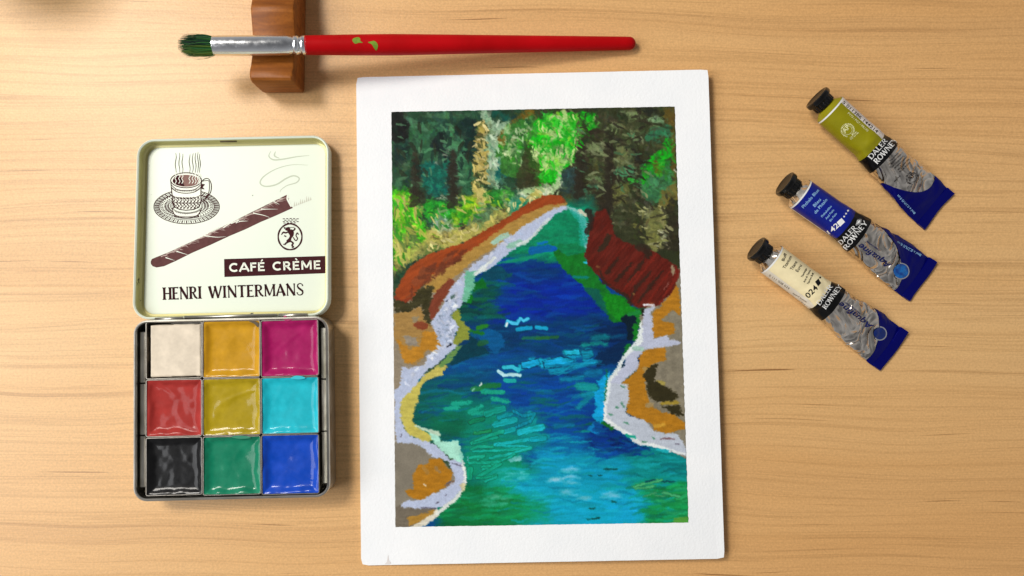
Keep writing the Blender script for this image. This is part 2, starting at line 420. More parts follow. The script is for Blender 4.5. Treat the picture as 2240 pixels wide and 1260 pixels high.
# --- forest, left half
poly(RR(840, 225, 1180, 620), (40, 70, 50), rough=0, mot=.2, sx=30, sy=18)
poly(RR(1150, 225, 1520, 620), (54, 60, 36), rough=0, mot=.22, sx=24, sy=30)
dabs(70, RR(860, 250, 1060, 430), [(30, 52, 46), (52, 92, 66), (38, 74, 60), (60, 86, 58)], 34, 13, 1.2, .5, 3)
poly([(60, 80), (150, 90), (215, 200), (222, 300), (200, 352), (100, 345), (40, 300)], (27, 31, 27), z=A_, rough=2)
poly([(80, 360), (190, 380), (180, 500), (90, 520)], (28, 48, 44), z=A_)
poly([(215, 210), (420, 170), (375, 300), (430, 440), (505, 500), (300, 540), (220, 420), (200, 330)], (50, 92, 64), z=A_, rough=4, mot=.16)
stroke([(165, 130), (250, 190), (345, 240)], [20, 60, 30], (78, 122, 92), z=A_)
stroke([(320, 120), (480, 125), (700, 120)], [30, 40, 30], (62, 100, 72), z=A_, dry=.4)
poly([(590, 190), (660, 140), (750, 165), (752, 380), (640, 395), (560, 300)], (24, 46, 42), z=A_, rough=3)
stroke([(455, 290), (420, 370), (500, 480), (560, 560)], [70, 90, 70, 60], (25, 37, 35), z=A_)
stroke([(430, 220), (520, 260), (560, 290)], [20, 40, 15], (60, 108, 78), z=A_)
stroke([(490, 290), (560, 360), (620, 395)], [14, 62, 10], (76, 128, 92), z=A_)
stroke([(490, 370), (560, 390), (640, 400)], [30, 44, 8], (82, 134, 98), z=A_)
poly([(600, 405), (745, 405), (742, 520), (655, 515)], (24, 43, 40), z=A_, rough=2)
poly([(300, 520), (420, 490), (525, 525), (548, 745), (400, 795), (310, 690)], (32, 92, 82), z=A_, rough=4, mot=.3, sx=5, sy=4)
poly([(620, 430), (735, 540), (725, 720), (640, 760), (600, 640)], (46, 88, 62), z=A_, rough=4, mot=.2)
# zig-zag conifers
stroke([(250, 430), (262, 520), (235, 600), (285, 660), (225, 720), (300, 780), (262, 800), (345, 850)], [30, 40, 52, 50, 60, 60, 56, 50], (47, 44, 32), z=A_, rough=3.6, alpha=.8)
stroke([(555, 420), (565, 520), (530, 570), (590, 610), (515, 660), (590, 720), (550, 780), (590, 850)], [36, 46, 44, 50, 56, 60, 60, 66], (46, 45, 35), z=A_, rough=3.6, alpha=.8)
for q in [(600, 470, 650, 430), (600, 540, 680, 560), (600, 610, 660, 600), (590, 680, 700, 650), (230, 690, 320, 670), (600, 310, 650, 345), (590, 510, 640, 490)]:
    stroke([(q[0], q[1]), ((q[0] + q[2]) / 2, q[1] - 8), (q[2], q[3])], [30, 36, 8], (72, 124, 88), z=A_)
dabs(16, RR(955, 330, 1010, 440), [(82, 138, 100), (60, 104, 76), (150, 165, 140)], 12, 4, .1, .3, 5)
# yellow and pale mint columns
poly([(760, 170), (860, 180), (850, 690), (710, 690), (745, 420), (745, 300)], (84, 92, 46), z=A_, rough=3, mot=.2)
dabs(34, [(1042, 268), (1070, 262), (1068, 320), (1062, 400), (1032, 405), (1042, 330)], [(196, 176, 98), (204, 186, 118), (164, 150, 70)], 17, 7, .9, .7, 8)
for p in [[(790, 100), (830, 130), (850, 190)], [(850, 170), (910, 230), (900, 260)], [(840, 300), (900, 330), (890, 400)], [(860, 420), (900, 480), (880, 560)], [(870, 560), (880, 640), (910, 700)], [(920, 250), (880, 220), (970, 200)]]:
    stroke(p, [50, 76, 40], (152, 182, 150), z=A_, dry=.45, rough=2.6)
dabs(26, [(1066, 250), (1085, 280), (1088, 400), (1064, 408), (1062, 330)], [(160, 190, 152), (186, 204, 170), (110, 150, 120)], 14, 6, 1.0, .6, 9, dry=.3)
poly([(920, 365), (985, 480), (1100, 512), (1085, 585), (970, 625), (905, 650), (905, 480)], (24, 84, 84), z=A_, rough=3)
stroke([(980, 530), (1000, 545)], 34, (50, 104, 84), z=A_)
stroke([(900, 110), (980, 140)], 60, (27, 80, 68), z=A_)
poly([(1090, 90), (1330, 80), (1290, 180), (1120, 250)], (52, 66, 40), z=A_, rough=3)
stroke([(935, 330), (1000, 240), (1080, 175), (1180, 100)], [50, 76, 80, 70], (108, 90, 28), z=A_, rough=3)
stroke([(960, 400), (1020, 330), (1090, 240)], [50, 80, 40], (58, 92, 56), z=A_)
stroke([(1075, 270), (1060, 350), (1010, 430), (1085, 500)], [22, 34, 50, 16], (158, 186, 142), z=A_, dry=.4)
stroke([(1180, 190), (1150, 260), (1090, 330)], [30, 40, 26], (146, 178, 132), z=A_, dry=.5)
# --- bright green mass, middle
poly([(1105, 275), (1165, 255), (1180, 330), (1150, 390), (1100, 385), (1085, 340)], (60, 116, 52), rough=6, mot=.25, sx=7, sy=6, ang=.9)
dabs(40, [(1105, 275), (1175, 255), (1180, 330), (1160, 380), (1120, 360), (1095, 320)], [(70, 170, 50), (150, 184, 130), (44, 96, 50), (176, 200, 140)], 15, 6, 1.0, .7, 13)
poly([(40, 170), (150, 120), (270, 88), (520, 105), (515, 230), (440, 290), (412, 400), (385, 480), (262, 560), (180, 650), (90, 700), (20, 600), (-30, 450), (10, 300)], (34, 168, 36), z=B_, rough=5, mot=.22, sx=9, sy=6, ang=.9)
dabs(90, [(1180, 250), (1298, 245), (1290, 290), (1262, 340), (1215, 390), (1170, 385), (1150, 310)], [(44, 190, 38), (28, 140, 34), (96, 196, 66), (60, 170, 60), (120, 180, 60)], 15, 6, 1.1, .8, 11)
poly([(1150, 350), (1190, 420), (1250, 480), (1262, 640), (1285, 670), (1180, 700), (1040, 725), (1085, 580), (1112, 470)], (54, 54, 30), z=A_, rough=6, alpha=.75)
for p, w_ in [([(110, 190), (100, 250), (150, 285), (230, 250)], 30), ([(140, 160), (200, 120), (260, 150), (250, 220)], 26), ([(270, 90), (290, 150)], 40), ([(150, 235), (190, 240)], 60), ([(170, 430), (200, 540), (225, 560)], 34), ([(225, 400), (240, 500)], 26), ([(290, 400), (300, 480)], 24),
              ([(345, 260), (395, 380), (390, 440)], 34), ([(350, 400), (330, 520)], 20), ([(60, 370), (40, 480)], 36), ([(100, 500), (140, 550)], 40), ([(525, 125), (495, 205)], 12), ([(200, 300), (140, 335), (100, 330)], 22)]:
    stroke(p, w_, (196, 214, 146), z=B_, dry=.3, alpha=.85, rough=1.6)
dabs(34, [(1160, 300), (1195, 330), (1250, 310), (1265, 330), (1225, 372), (1165, 350)], [(208, 226, 160), (178, 210, 130), (120, 190, 90)], 13, 5, 1.6, .5, 12, alpha=.9)
stroke([(130, 225), (180, 215), (200, 260)], 18, (86, 140, 60), z=B_)
stroke([(180, 380), (240, 380), (280, 450), (250, 540)], [40, 30, 30, 30], (98, 130, 82), z=B_, alpha=.75)
stroke([(245, 590), (220, 680), (160, 740), (60, 730), (-40, 730)], [40, 60, 66, 60, 50], (176, 206, 152), z=B_, dry=.5, rough=2.4)
# --- forest, right half
poly([(250, 560), (400, 530), (370, 760), (240, 740)], (46, 66, 62), z=B_, rough=2, mot=.18)
dabs(120, RR(1262, 250, 1440, 520), [(48, 42, 30), (62, 66, 40), (84, 92, 58), (44, 52, 34), (70, 66, 46), (40, 36, 28)], 22, 9, 1.2, .7, 21)
stroke([(415, 300), (420, 480), (400, 640), (400, 800)], [50, 70, 70, 90], (46, 42, 30), z=B_, rough=4.5, alpha=.75)
stroke([(650, 290), (640, 420), (655, 600), (625, 760), (610, 880)], [50, 50, 54, 90, 120], (44, 38, 28), z=B_, rough=4.5, alpha=.85)
stroke([(400, 120), (450, 250), (430, 300)], [24, 40, 40], (46, 62, 30), z=B_)
poly([(700, 340), (770, 380), (790, 500), (720, 560), (665, 500)], (96, 104, 64), z=B_, rough=4, mot=.2)
poly([(660, 690), (790, 660), (800, 740), (720, 850), (660, 860)], (92, 96, 50), z=B_, rough=4, mot=.15)
poly([(670, 560), (820, 520), (840, 590), (780, 620), (680, 600)], (72, 130, 92), z=B_, rough=3)
stroke([(480, 700), (540, 690)], 36, (70, 132, 96), z=B_); stroke([(410, 735), (450, 730)], 26, (70, 128, 92), z=B_); stroke([(840, 850), (885, 850)], 28, (64, 120, 84), z=B_)
stroke([(430, 620), (520, 640), (590, 670)], [12, 66, 12], (104, 124, 84), z=B_)
for p in [[(500, 340), (550, 390), (600, 450)], [(420, 430), (500, 400), (560, 400)], [(600, 240), (660, 210), (660, 250)], [(810, 230), (840, 300), (880, 350)], [(730, 90), (830, 100), (880, 140)], [(430, 360), (480, 370), (520, 360)]]:
    stroke(p, [12, 44, 10], (120, 136, 92), z=B_, dry=.3)
stroke([(950, 160), (1020, 150), (1075, 170)], [20, 60, 20], (128, 160, 118), z=B_, dry=.3)
poly([(1070, 60), (1180, 50), (1180, 700), (1140, 560), (1140, 250), (1080, 140)], (92, 78, 30), z=B_, rough=3)
poly([(860, 60), (1070, 60), (960, 130)], (38, 44, 34), z=B_)
stroke([(960, 300), (1000, 240), (1080, 250), (1110, 220)], [60, 60, 70, 60], (54, 108, 76), z=B_, rough=3)
poly([(900, 480), (1130, 480), (1150, 680), (1060, 830), (900, 800), (880, 640)], (58, 108, 70), z=B_, rough=5, mot=.2)
stroke([(1115, 310), (1100, 420), (1010, 480), (930, 560), (920, 670)], [40, 90, 80, 60, 30], (36, 162, 40), z=B_, rough=4, mot=.2)
stroke([(1060, 500), (1040, 600)], [60, 40], (40, 150, 44), z=B_, rough=3)
stroke([(1010, 500), (1020, 590)], [40, 26], (84, 92, 30), z=B_, rough=2)
stroke([(800, 640), (860, 655)], 30, (56, 150, 60), z=B_)
stroke([(990, 660), (1060, 720)], [70, 60], (72, 128, 88), z=B_)
poly([(1060, 740), (1190, 640), (1190, 800), (1020, 900)], (108, 104, 48), z=B_, rough=4)
poly([(670, 880), (900, 830), (960, 1000), (960, 1230), (860, 1180), (720, 1130), (665, 1050)], (52, 56, 34), z=B_, rough=4, mot=.2)
poly([(940, 900), (1110, 880), (1090, 1180), (1000, 1230), (930, 1150)], (110, 112, 60), z=B_, rough=4, mot=.2)
stroke([(1150, 800), (1120, 900), (1160, 1000), (1090, 1080), (1170, 1130), (1060, 1180), (1190, 1190)], [50, 60, 90, 80, 90, 60, 60], (46, 43, 28), z=B_, rough=3)
dabs(26, RR(1405, 450, 1455, 540), [(172, 172, 118), (140, 142, 84), (92, 96, 54), (190, 190, 150)], 12, 4, .7, .5, 23)
dabs(24, RR(1262, 380, 1420, 500), [(96, 104, 70), (120, 120, 86), (64, 62, 44)], 13, 4, .1, .25, 24)
stroke([(840, 1010), (870, 1025)], 30, (150, 148, 70), z=B_)
stroke([(690, 940), (760, 950)], 26, (70, 76, 50), z=B_, dry=.4); stroke([(690, 1000), (770, 1000)], 26, (78, 80, 56), z=B_, dry=.4)
stroke([(1165, 560), (1185, 580)], 10, (220, 220, 205), z=B_)
# --- undergrowth along the left bank
poly([(70, 720), (240, 755), (305, 860), (240, 930), (330, 980), (360, 1080), (300, 1200), (200, 1270), (60, 1320)], (74, 172, 36), z=A_, rough=5, mot=.22, sx=7, sy=9, ang=1.0)
dabs(44, [(862, 418), (910, 440), (925, 500), (900, 560), (862, 590)], [(164, 166, 66), (90, 196, 40), (48, 140, 40), (186, 176, 88)], 22, 8, 1.1, .4, 31)
poly([(360, 800), (560, 860), (640, 900), (560, 1000), (380, 1000), (300, 900)], (44, 142, 48), z=A_, rough=5, mot=.22)
poly([(600, 880), (720, 780), (800, 900), (760, 1010), (620, 1010)], (70, 150, 40), z=A_, rough=4, mot=.25)
dabs(36, [(945, 450), (1010, 440), (1075, 415), (1110, 430), (1050, 480), (950, 500)], [(52, 150, 46), (130, 180, 44), (36, 112, 46), (170, 170, 70)], 17, 7, .5, .7, 33)
poly([(640, 780), (760, 770), (800, 850), (700, 900), (640, 880)], (142, 182, 44), z=A_, rough=4, mot=.2)
stroke([(740, 700), (790, 780), (800, 880)], [60, 80, 40], (198, 184, 102), z=A_, rough=3, dry=.3)
poly([(810, 760), (960, 710), (1060, 760), (1000, 850), (900, 860), (820, 820)], (48, 126, 52), z=A_, rough=4, mot=.2)
stroke([(880, 790), (980, 740)], [10, 40], (76, 170, 60), z=A_)
poly([(340, 1060), (480, 1040), (640, 1030), (780, 1030), (900, 970), (1050, 870), (1240, 760), (1340, 760), (1330, 800), (1150, 860), (900, 1010), (620, 1160), (470, 1200), (330, 1180)], (190, 178, 90), z=A_, rough=5, mot=.14, sx=6, sy=6)
poly([(862, 520), (905, 535), (960, 515), (1040, 480), (1120, 440), (1190, 415), (1150, 448), (1083, 490), (1010, 531), (935, 556), (880, 590), (862, 615)], (178, 172, 84), rough=6, mot=.2, sx=6, sy=6, alpha=.85)
poly([(700, 940), (860, 890), (890, 960), (780, 1020), (650, 1040)], (92, 122, 84), z=A_, rough=3, dry=.3, mot=.2)
poly([(390, 980), (520, 950), (560, 1050), (440, 1090)], (158, 184, 156), z=A_, rough=3, dry=.4)
dabs(30, [(925, 515), (1000, 500), (1080, 480), (1130, 450), (1100, 480), (1010, 520), (940, 540)], [(214, 200, 120), (160, 160, 70), (126, 150, 84), (100, 92, 40)], 12, 5, .6, .8, 35)
poly([(300, 1200), (420, 1150), (470, 1200), (330, 1260)], (96, 116, 56), z=A_, rough=3, dry=.35)
stroke([(200, 1010), (240, 1110), (200, 1180)], [50, 66, 50], (84, 108, 56), z=A_, rough=3)
for p in [(950, 960, 40), (1185, 775, 30), (930, 860, 44), (780, 330, 26), (650, 1030, 36)]:
    stroke([(p[0] - p[2], p[1] + 8), (p[0], p[1])], p[2] * .6, (62, 56, 40), z=A_, rough=2)
dabs(26, [(1080, 430), (1140, 415), (1200, 400), (1195, 425), (1140, 440), (1090, 460)], [(186, 214, 160), (210, 222, 180), (120, 160, 100)], 14, 6, .2, .6, 36, dry=.3)

def local_dabs(n, area, ln, wd, ang, spread, seed, lo, hi, alpha):
    r = np.random.RandomState(seed); A = np.array(area, float); mn = A.min(0); mx = A.max(0); k0 = 0
    while k0 < n:
        p = mn + r.rand(2) * (mx - mn); ins = False
        for i in range(len(A)):
            a, b = A[i], A[(i + 1) % len(A)]
            if (a[1] > p[1]) != (b[1] > p[1]) and p[0] < (b[0] - a[0]) * (p[1] - a[1]) / (b[1] - a[1]) + a[0]: ins = not ins
        if not ins: continue
        k0 += 1
        q = p + r.randn(2) * 3
        ci = int(np.clip((q[0] - 858) / 632 * PW, 0, PW - 1)); ri = int(np.clip((q[1] - 240) / 908 * PH, 0, PH - 1))
        c = COL[ri, ci] * r.uniform(lo, hi) + r.randn(3) * 5
        t = ang + r.randn() * spread; l = ln * (.5 + r.rand()); w_ = wd * (.6 + .8 * r.rand())
        d = np.array([math.cos(t), math.sin(t)]) * l / 2; b = np.array([-d[1], d[0]]) * r.uniform(-.4, .4)
        stroke([tuple(p - d), tuple(p + b), tuple(p + d)], [w_ * .7, w_, w_ * .3], tuple(np.clip(c, 4, 250)), rough=1., ns=4, alpha=alpha, h=.6)
FOREST = [(852, 235), (1482, 225), (1490, 560), (1420, 540), (1340, 500), (1320, 450), (1240, 440), (1200, 425), (1080, 490), (930, 555), (860, 620)]
local_dabs(1500, FOREST, 15, 5., 1.0, .9, 101, .70, 1.28, .6)
local_dabs(420, [(856, 430), (1000, 440), (1230, 400), (1080, 490), (930, 555), (860, 620)], 13, 4, .8, .8, 102, .7, 1.4, .7)
local_dabs(1500, FOREST, 11, 2.8, 1.25, .6, 105, .68, 1.5, .6)
# conifer boughs: short dark sideways strokes down each trunk
def boughs(x, y0, y1, w0, w1, col, seed):
    r = np.random.RandomState(seed); y = y0
    while y < y1:
        q = (y - y0) / (y1 - y0); w = w0 + (w1 - w0) * q
        for sg in (-1, 1):
            l = w * r.uniform(.5, 1.1)
            stroke([(x + r.randn() * 2, y), (x + sg * l * .6, y + 2 + r.randn()), (x + sg * l, y - 1 + r.randn() * 2)], [5, 4.5, 1.5], tuple(np.array(col) * r.uniform(.8, 1.4)), rough=1.6, ns=4, alpha=.42)
        y += r.uniform(4, 7)
boughs(910, 335, 450, 8, 24, (46, 42, 30), 1); boughs(992, 330, 455, 8, 22, (48, 43, 34), 2); boughs(1268, 300, 435, 12, 22, (46, 41, 30), 3); boughs(1330, 320, 455, 8, 26, (44, 38, 28), 4)
boughs(1150, 340, 410, 6, 30, (52, 48, 28), 5); boughs(1378, 430, 530, 10, 26, (54, 56, 36), 6); boughs(1470, 430, 550, 6, 22, (44, 42, 28), 7); boughs(1300, 395, 450, 10, 20, (46, 40, 30), 8)
# --- water, broad washes first
WATER = [(1235, 455), (1270, 470), (1290, 540), (1330, 610), (1400, 680), (1402, 700), (1390, 745), (1366, 775), (1340, 820), (1325, 860), (1322, 920), (1370, 950), (1440, 975), (1510, 1000), (1512, 1150), (860, 1160), (940, 1120), (1010, 1070), (1020, 1030), (1010, 985), (960, 960), (905, 925), (908, 880), (950, 830), (985, 800), (1015, 745), (990, 690), (1015, 640), (1050, 580), (1110, 530), (1180, 480)]
poly(WATER, (14, 62, 132), rough=1, mot=.12, sx=40, sy=6)
def wash(x0, y0, x1, y1, col, a=1., r=9, soft=14, **k): poly(RR(x0, y0, x1, y1), col, rough=r, ns=26, soft=soft, alpha=a, sx=46, sy=5, mot=k.get('mot', .16))
wash(1120, 440, 1300, 560, (18, 118, 104)); wash(1200, 500, 1300, 580, (22, 112, 66))
wash(1060, 545, 1200, 590, (16, 96, 104)); wash(1000, 560, 1300, 700, (10, 44, 138))
wash(1090, 590, 1330, 720, (6, 34, 142)); wash(985, 640, 1075, 720, (10, 66, 58)); wash(1060, 575, 1230, 610, (8, 46, 112))
wash(990, 600, 1080, 700, (8, 58, 62), .9); wash(1000, 610, 1110, 660, (10, 66, 92), .8); wash(1090, 660, 1260, 710, (8, 36, 150), .8)
wash(1000, 700, 1400, 780, (10, 50, 104)); wash(1200, 690, 1400, 730, (8, 44, 110)); wash(1300, 700, 1410, 800, (8, 34, 78))
wash(980, 770, 1340, 830, (12, 66, 138)); wash(900, 820, 1120, 900, (12, 66, 106)); wash(1080, 820, 1330, 1000, (12, 62, 152))
wash(900, 850, 1020, 960, (12, 82, 84)); wash(960, 870, 1110, 920, (14, 106, 108), .8); wash(940, 905, 1100, 960, (14, 96, 72), .8)
wash(1010, 950, 1150, 1050, (16, 118, 96)); wash(1140, 950, 1320, 1000, (14, 84, 158)); wash(1280, 900, 1420, 1010, (10, 44, 124))
wash(960, 1050, 1130, 1170, (12, 104, 62)); wash(1060, 1020, 1200, 1110, (26, 146, 140)); wash(1130, 1040, 1420, 1170, (30, 150, 192))
wash(1180, 990, 1420, 1060, (28, 136, 186)); wash(1370, 980, 1520, 1060, (22, 116, 136)); wash(1400, 1055, 1520, 1170, (32, 140, 84))
wash(1350, 1090, 1410, 1140, (36, 160, 216)); wash(1080, 1085, 1200, 1140, (26, 136, 112)); wash(1000, 1090, 1150, 1150, (20, 116, 60), .8)
# horizontal brush marks all over the water
def marks(n, area, cols, ln, wd, seed, **k): dabs(n, area, cols, ln, wd, k.pop('ang', -.04), .09, seed, **k)
marks(60, [(1120, 530), (1240, 460), (1280, 520), (1290, 570), (1080, 570)], [(24, 132, 118), (16, 96, 90), (30, 142, 100), (14, 100, 120), (20, 120, 70)], 44, 9, 41, alpha=.55)
marks(70, [(1050, 570), (1290, 570), (1380, 700), (1050, 710)], [(10, 40, 150), (6, 30, 118), (14, 66, 150), (10, 56, 120), (16, 60, 168)], 64, 8, 42, alpha=.5)
marks(34, [(1000, 620), (1110, 590), (1090, 700), (995, 710)], [(12, 80, 66), (16, 92, 88), (10, 60, 60), (20, 96, 60)], 40, 9, 43, alpha=.6)
marks(80, [(1000, 710), (1390, 700), (1330, 830), (960, 820)], [(12, 62, 120), (10, 46, 92), (18, 86, 140), (10, 74, 96), (14, 54, 140)], 66, 7, 44, alpha=.5)
marks(110, [(930, 830), (1320, 830), (1300, 950), (1050, 990), (920, 930)], [(14, 70, 142), (18, 96, 150), (12, 52, 130), (16, 100, 110), (16, 92, 80)], 56, 6, 45, alpha=.5)
marks(150, [(1120, 960), (1340, 930), (1490, 1010), (1490, 1140), (1120, 1140)], [(30, 150, 196), (22, 122, 176), (44, 170, 200), (26, 140, 150), (18, 100, 160)], 50, 5, 46, alpha=.5)
marks(60, [(960, 1130), (1030, 1060), (1140, 1060), (1130, 1145)], [(20, 112, 60), (24, 132, 84), (18, 104, 70), (30, 140, 110)], 44, 8, 47, alpha=.55, ang=-.12)
marks(50, [(1390, 1060), (1500, 1050), (1505, 1140), (1420, 1140)], [(36, 150, 84), (28, 126, 66), (60, 170, 110), (24, 110, 90)], 34, 7, 48, alpha=.55)
marks(40, [(1300, 925), (1390, 960), (1420, 1000), (1310, 1000)], [(8, 34, 104), (12, 50, 140), (10, 64, 110)], 40, 8, 49, alpha=.6)
marks(50, [(1370, 990), (1500, 1000), (1500, 1055), (1370, 1050)], [(20, 112, 130), (26, 130, 150), (16, 90, 112), (40, 150, 170)], 44, 6, 50, alpha=.5)
local_dabs(520, WATER, 34, 5, -.04, .12, 103, .85, 1.16, .45)
poly([(1235, 455), (1180, 485), (1112, 533), (1070, 568), (1120, 562), (1160, 548), (1215, 552), (1236, 575), (1262, 610), (1300, 650), (1296, 560), (1276, 490)], (22, 116, 92), rough=5, mot=.3, sx=14, sy=4, alpha=.85, soft=3, ang=-.3)
local_dabs(90, [(1235, 460), (1112, 533), (1080, 562), (1215, 552), (1280, 600), (1280, 500)], 24, 6, -.4, .3, 104, .8, 1.35, .55)
stroke([(1165, 549), (1195, 545), (1216, 546)], 9, (14, 84, 170)); stroke([(1090, 575), (1150, 566), (1180, 555)], [4, 9, 4], (40, 140, 110), alpha=.7)
# green fringe on the right shore
poly([(180, -30), (430, -20), (450, 120), (530, 190), (560, 270), (650, 370), (770, 410), (820, 490), (890, 505), (915, 580), (885, 650), (850, 700), (860, 620), (720, 605), (680, 625), (600, 520), (520, 430), (420, 310), (310, 220), (230, 150), (190, 60)], (26, 112, 42), z=D_, rough=3.5, mot=.2, sx=8, sy=8)
poly([(600, 370), (760, 420), (860, 520), (720, 600), (640, 540), (590, 460)], (30, 132, 34), z=D_, rough=3, mot=.2, sx=5, sy=5, alpha=.8)
poly([(430, 330), (560, 350), (640, 560), (560, 500)], (16, 74, 92), z=D_, rough=3, alpha=.7)
stroke([(350, 245), (460, 250)], 22, (20, 110, 120), z=D_)
poly([(730, 580), (780, 545), (860, 555), (850, 600), (870, 640), (840, 740), (780, 760), (780, 640)], (8, 30, 44), z=D_, rough=4)
poly([(520, 880), (760, 760), (780, 850), (740, 920), (540, 980)], (8, 36, 76), z=D_, rough=4, alpha=.9)
stroke([(850, 640), (860, 740)], [40, 50], (26, 118, 40), z=D_, rough=3); stroke([(790, 810), (760, 870)], [40, 30], (22, 110, 50), z=D_, rough=3)
stroke([(800, 545), (880, 530)], 30, (34, 128, 60), z=D_)
stroke([(445, 125), (480, 130)], 20, (70, 190, 226), z=D_)
# top of the pool
poly([(60, 960), (230, 880), (300, 860), (400, 930), (440, 1050), (460, 1200), (420, 1240), (300, 1260), (200, 1180), (60, 1120)], (24, 118, 92), z=B_, rough=3, mot=.22, sx=10, sy=5, alpha=.75)
stroke([(300, 860), (400, 920), (440, 1020), (455, 1180)], [20, 50, 50, 40], (140, 196, 188), z=B_, dry=.62, rough=2)
stroke([(330, 890), (420, 980), (430, 1150)], [20, 60, 60], (60, 150, 150), z=B_, dry=.5, alpha=.7)
stroke([(400, 890), (450, 930)], 26, (214, 216, 190), z=B_, dry=.3)
stroke([(20, 1210), (200, 1200)], 44, (14, 80, 176), z=B_); stroke([(60, 60 + 1100), (130, 1150)], 20, (16, 96, 180), z=B_)
stroke([(1200, 30), (1330, 10)], 60, (14, 84, 160), z=C_)
# dark and green passages on the left shore of the pool
poly([(815, 150), (960, 160), (1010, 250), (840, 280), (800, 240)], (10, 62, 92), z=C_, rough=2)
poly([(720, 300), (800, 250), (840, 330), (720, 360)], (14, 102, 40), z=C_, rough=3)
poly([(660, 450), (700, 380), (730, 400), (700, 460)], (16, 116, 34), z=C_, rough=3)
poly([(690, 700), (740, 750), (860, 860), (700, 900), (560, 960), (520, 940), (600, 830), (680, 780)], (8, 54, 74), z=C_, rough=2)
poly([(740, 690), (860, 660), (960, 720), (980, 800), (900, 870), (800, 780)], (14, 78, 146), z=C_, rough=3, alpha=.9)
stroke([(760, 660), (830, 640)], 34, (44, 124, 44), z=C_, rough=2); stroke([(700, 680), (800, 700)], 30, (30, 110, 44), z=C_, rough=3); stroke([(770, 780), (830, 770)], 40, (44, 104, 44), z=C_, rough=3, alpha=.7)
stroke([(1130, 740), (1330, 735)], 26, (44, 112, 80), z=C_, alpha=.8); stroke([(50, 745), (220, 730)], 24, (40, 104, 50), z=D_, alpha=.8)
stroke([(720, 1150), (800, 1150)], 40, (40, 122, 74), z=C_, dry=.3); stroke([(800, 1130), (930, 1120)], 40, (30, 112, 66), z=C_); stroke([(800, 1180), (970, 1180)], 26, (34, 140, 110), z=C_, dry=.3)
# cyan lights
for p, w_ in [([(1110, 975), (1180, 945), (1260, 930)], 54), ([(1290, 950), (1340, 930)], 60)]: stroke(p, w_, (44, 160, 206), z=C_, edge=.7, mot=.2)
for p, w_, c in [([(100, 945), (240, 930), (330, 900)], 70, (36, 158, 208)), ([(280, 860), (390, 850)], 44, (40, 170, 206)), ([(420, 850), (480, 840)], 50, (30, 120, 160)), ([(340, 890), (480, 860)], 40, (24, 128, 186)),
                 ([(160, 1000), (300, 980), (510, 935)], 36, (32, 140, 190)), ([(510, 740), (620, 730)], 44, (30, 110, 140)), ([(420, 800), (560, 780), (620, 790)], 30, (44, 136, 150)), ([(460, 1030), (560, 1020)], 60, (22, 96, 150)),
                 ([(0, 920), (70, 930)], 50, (36, 150, 200)), ([(250, 1080), (420, 1060)], 36, (26, 116, 160)), ([(390, 1120), (520, 1140)], 60, (44, 140, 160)), ([(420, 1200), (510, 1180)], 44, (36, 132, 160))]:
    stroke(p, w_, c, z=D_, edge=.3, mot=.25, alpha=.75, rough=2.4, soft=2.4)
poly([(540, 1090), (650, 1010), (640, 1100), (610, 1200), (600, 1300), (520, 1280), (580, 1180)], (32, 150, 220), z=D_, rough=3, mot=.15)
poly([(510, 60), (620, 30), (600, 200), (590, 310), (560, 330), (500, 260), (540, 180)], (34, 148, 216), z=F_, rough=4, mot=.2)
stroke([(520, 320), (480, 360), (540, 400)], 30, (24, 110, 190), z=F_)
for p, w_, c in [([(390, 190), (500, 90)], 44, (30, 124, 156)), ([(390, 30), (520, 30)], 50, (44, 136, 150)), ([(350, 110), (500, 70)], 26, (30, 122, 176)), ([(200, 340), (340, 330)], 34, (22, 110, 160)), ([(0, 250), (20, 300)], 70, (36, 160, 190)), ([(-40, 370), (90, 350)], 46, (44, 190, 206)), ([(-60, 410), (140, 430)], 40, (30, 150, 176)), ([(160, 440), (330, 440)], 20, (36, 150, 190))]:
    stroke(p, w_, c, z=F_, edge=.25, mot=.2, alpha=.7, rough=2.4, soft=2.4)
for p in [(690, 230, 790, 180), (500, 200, 600, 190), (720, 240, 800, 230), (880, 120, 1000, 140), (560, 160, 700, 150), (800, 60, 960, 66)]:
    stroke([(p[0], p[1]), (p[2], p[3])], 34, (44, 150, 140), z=E_, dry=.55)
stroke([(1030, 615), (1100, 600)], 40, (150, 206, 206), z=E_, dry=.3)
stroke([(680, 590), (680, 620)], 16, (170, 200, 216), z=E_)
dabs(22, RR(1060, 1085, 1112, 1106), [(90, 180, 150), (120, 196, 172), (60, 160, 130)], 22, 4.5, -.1, .15, 71, alpha=.35, soft=2.5)
dabs(26, RR(1095, 1025, 1150, 1055), [(60, 170, 176), (40, 150, 160), (90, 186, 186)], 20, 4, -.1, .2, 72, alpha=.5)
for p in [RR(280, 680, 380, 720), RR(290, 740, 400, 810), RR(260, 860, 380, 905), RR(160, 760, 240, 790), RR(590, 880, 700, 930), RR(400, 910, 470, 930)]:
    q0 = [(F_[0] + c[0] * .27, F_[1] + c[1] * .27) for c in p]; dabs(14, q0, [(140, 200, 220), (110, 186, 214), (170, 214, 226)], 20, 4.5, -.05, .15, int(p[0][0]), alpha=.35, soft=2.5)
for p in [([(840, 830), (940, 800), (1060, 780)], 24), ([(850, 850), (1000, 830)], 22), ([(920, 910), (1020, 880)], 16), ([(1080, 880), (1200, 910)], 26), ([(1010, 900), (1090, 910)], 14)]:
    stroke(p[0], p[1], (80, 176, 120), z=F_, dry=.25, edge=.7)
for p in [[(930, 790), (1010, 775)], [(1070, 790), (1160, 790)], [(470, 1095), (560, 1085)], [(480, 1010), (520, 1005)], [(600, 690), (700, 690)], [(560, 740), (580, 740)], [(480, 740), (490, 745)], [(660, 950), (690, 955)]]:
    stroke(p, 14, (14, 70, 84), z=F_, dry=.2)
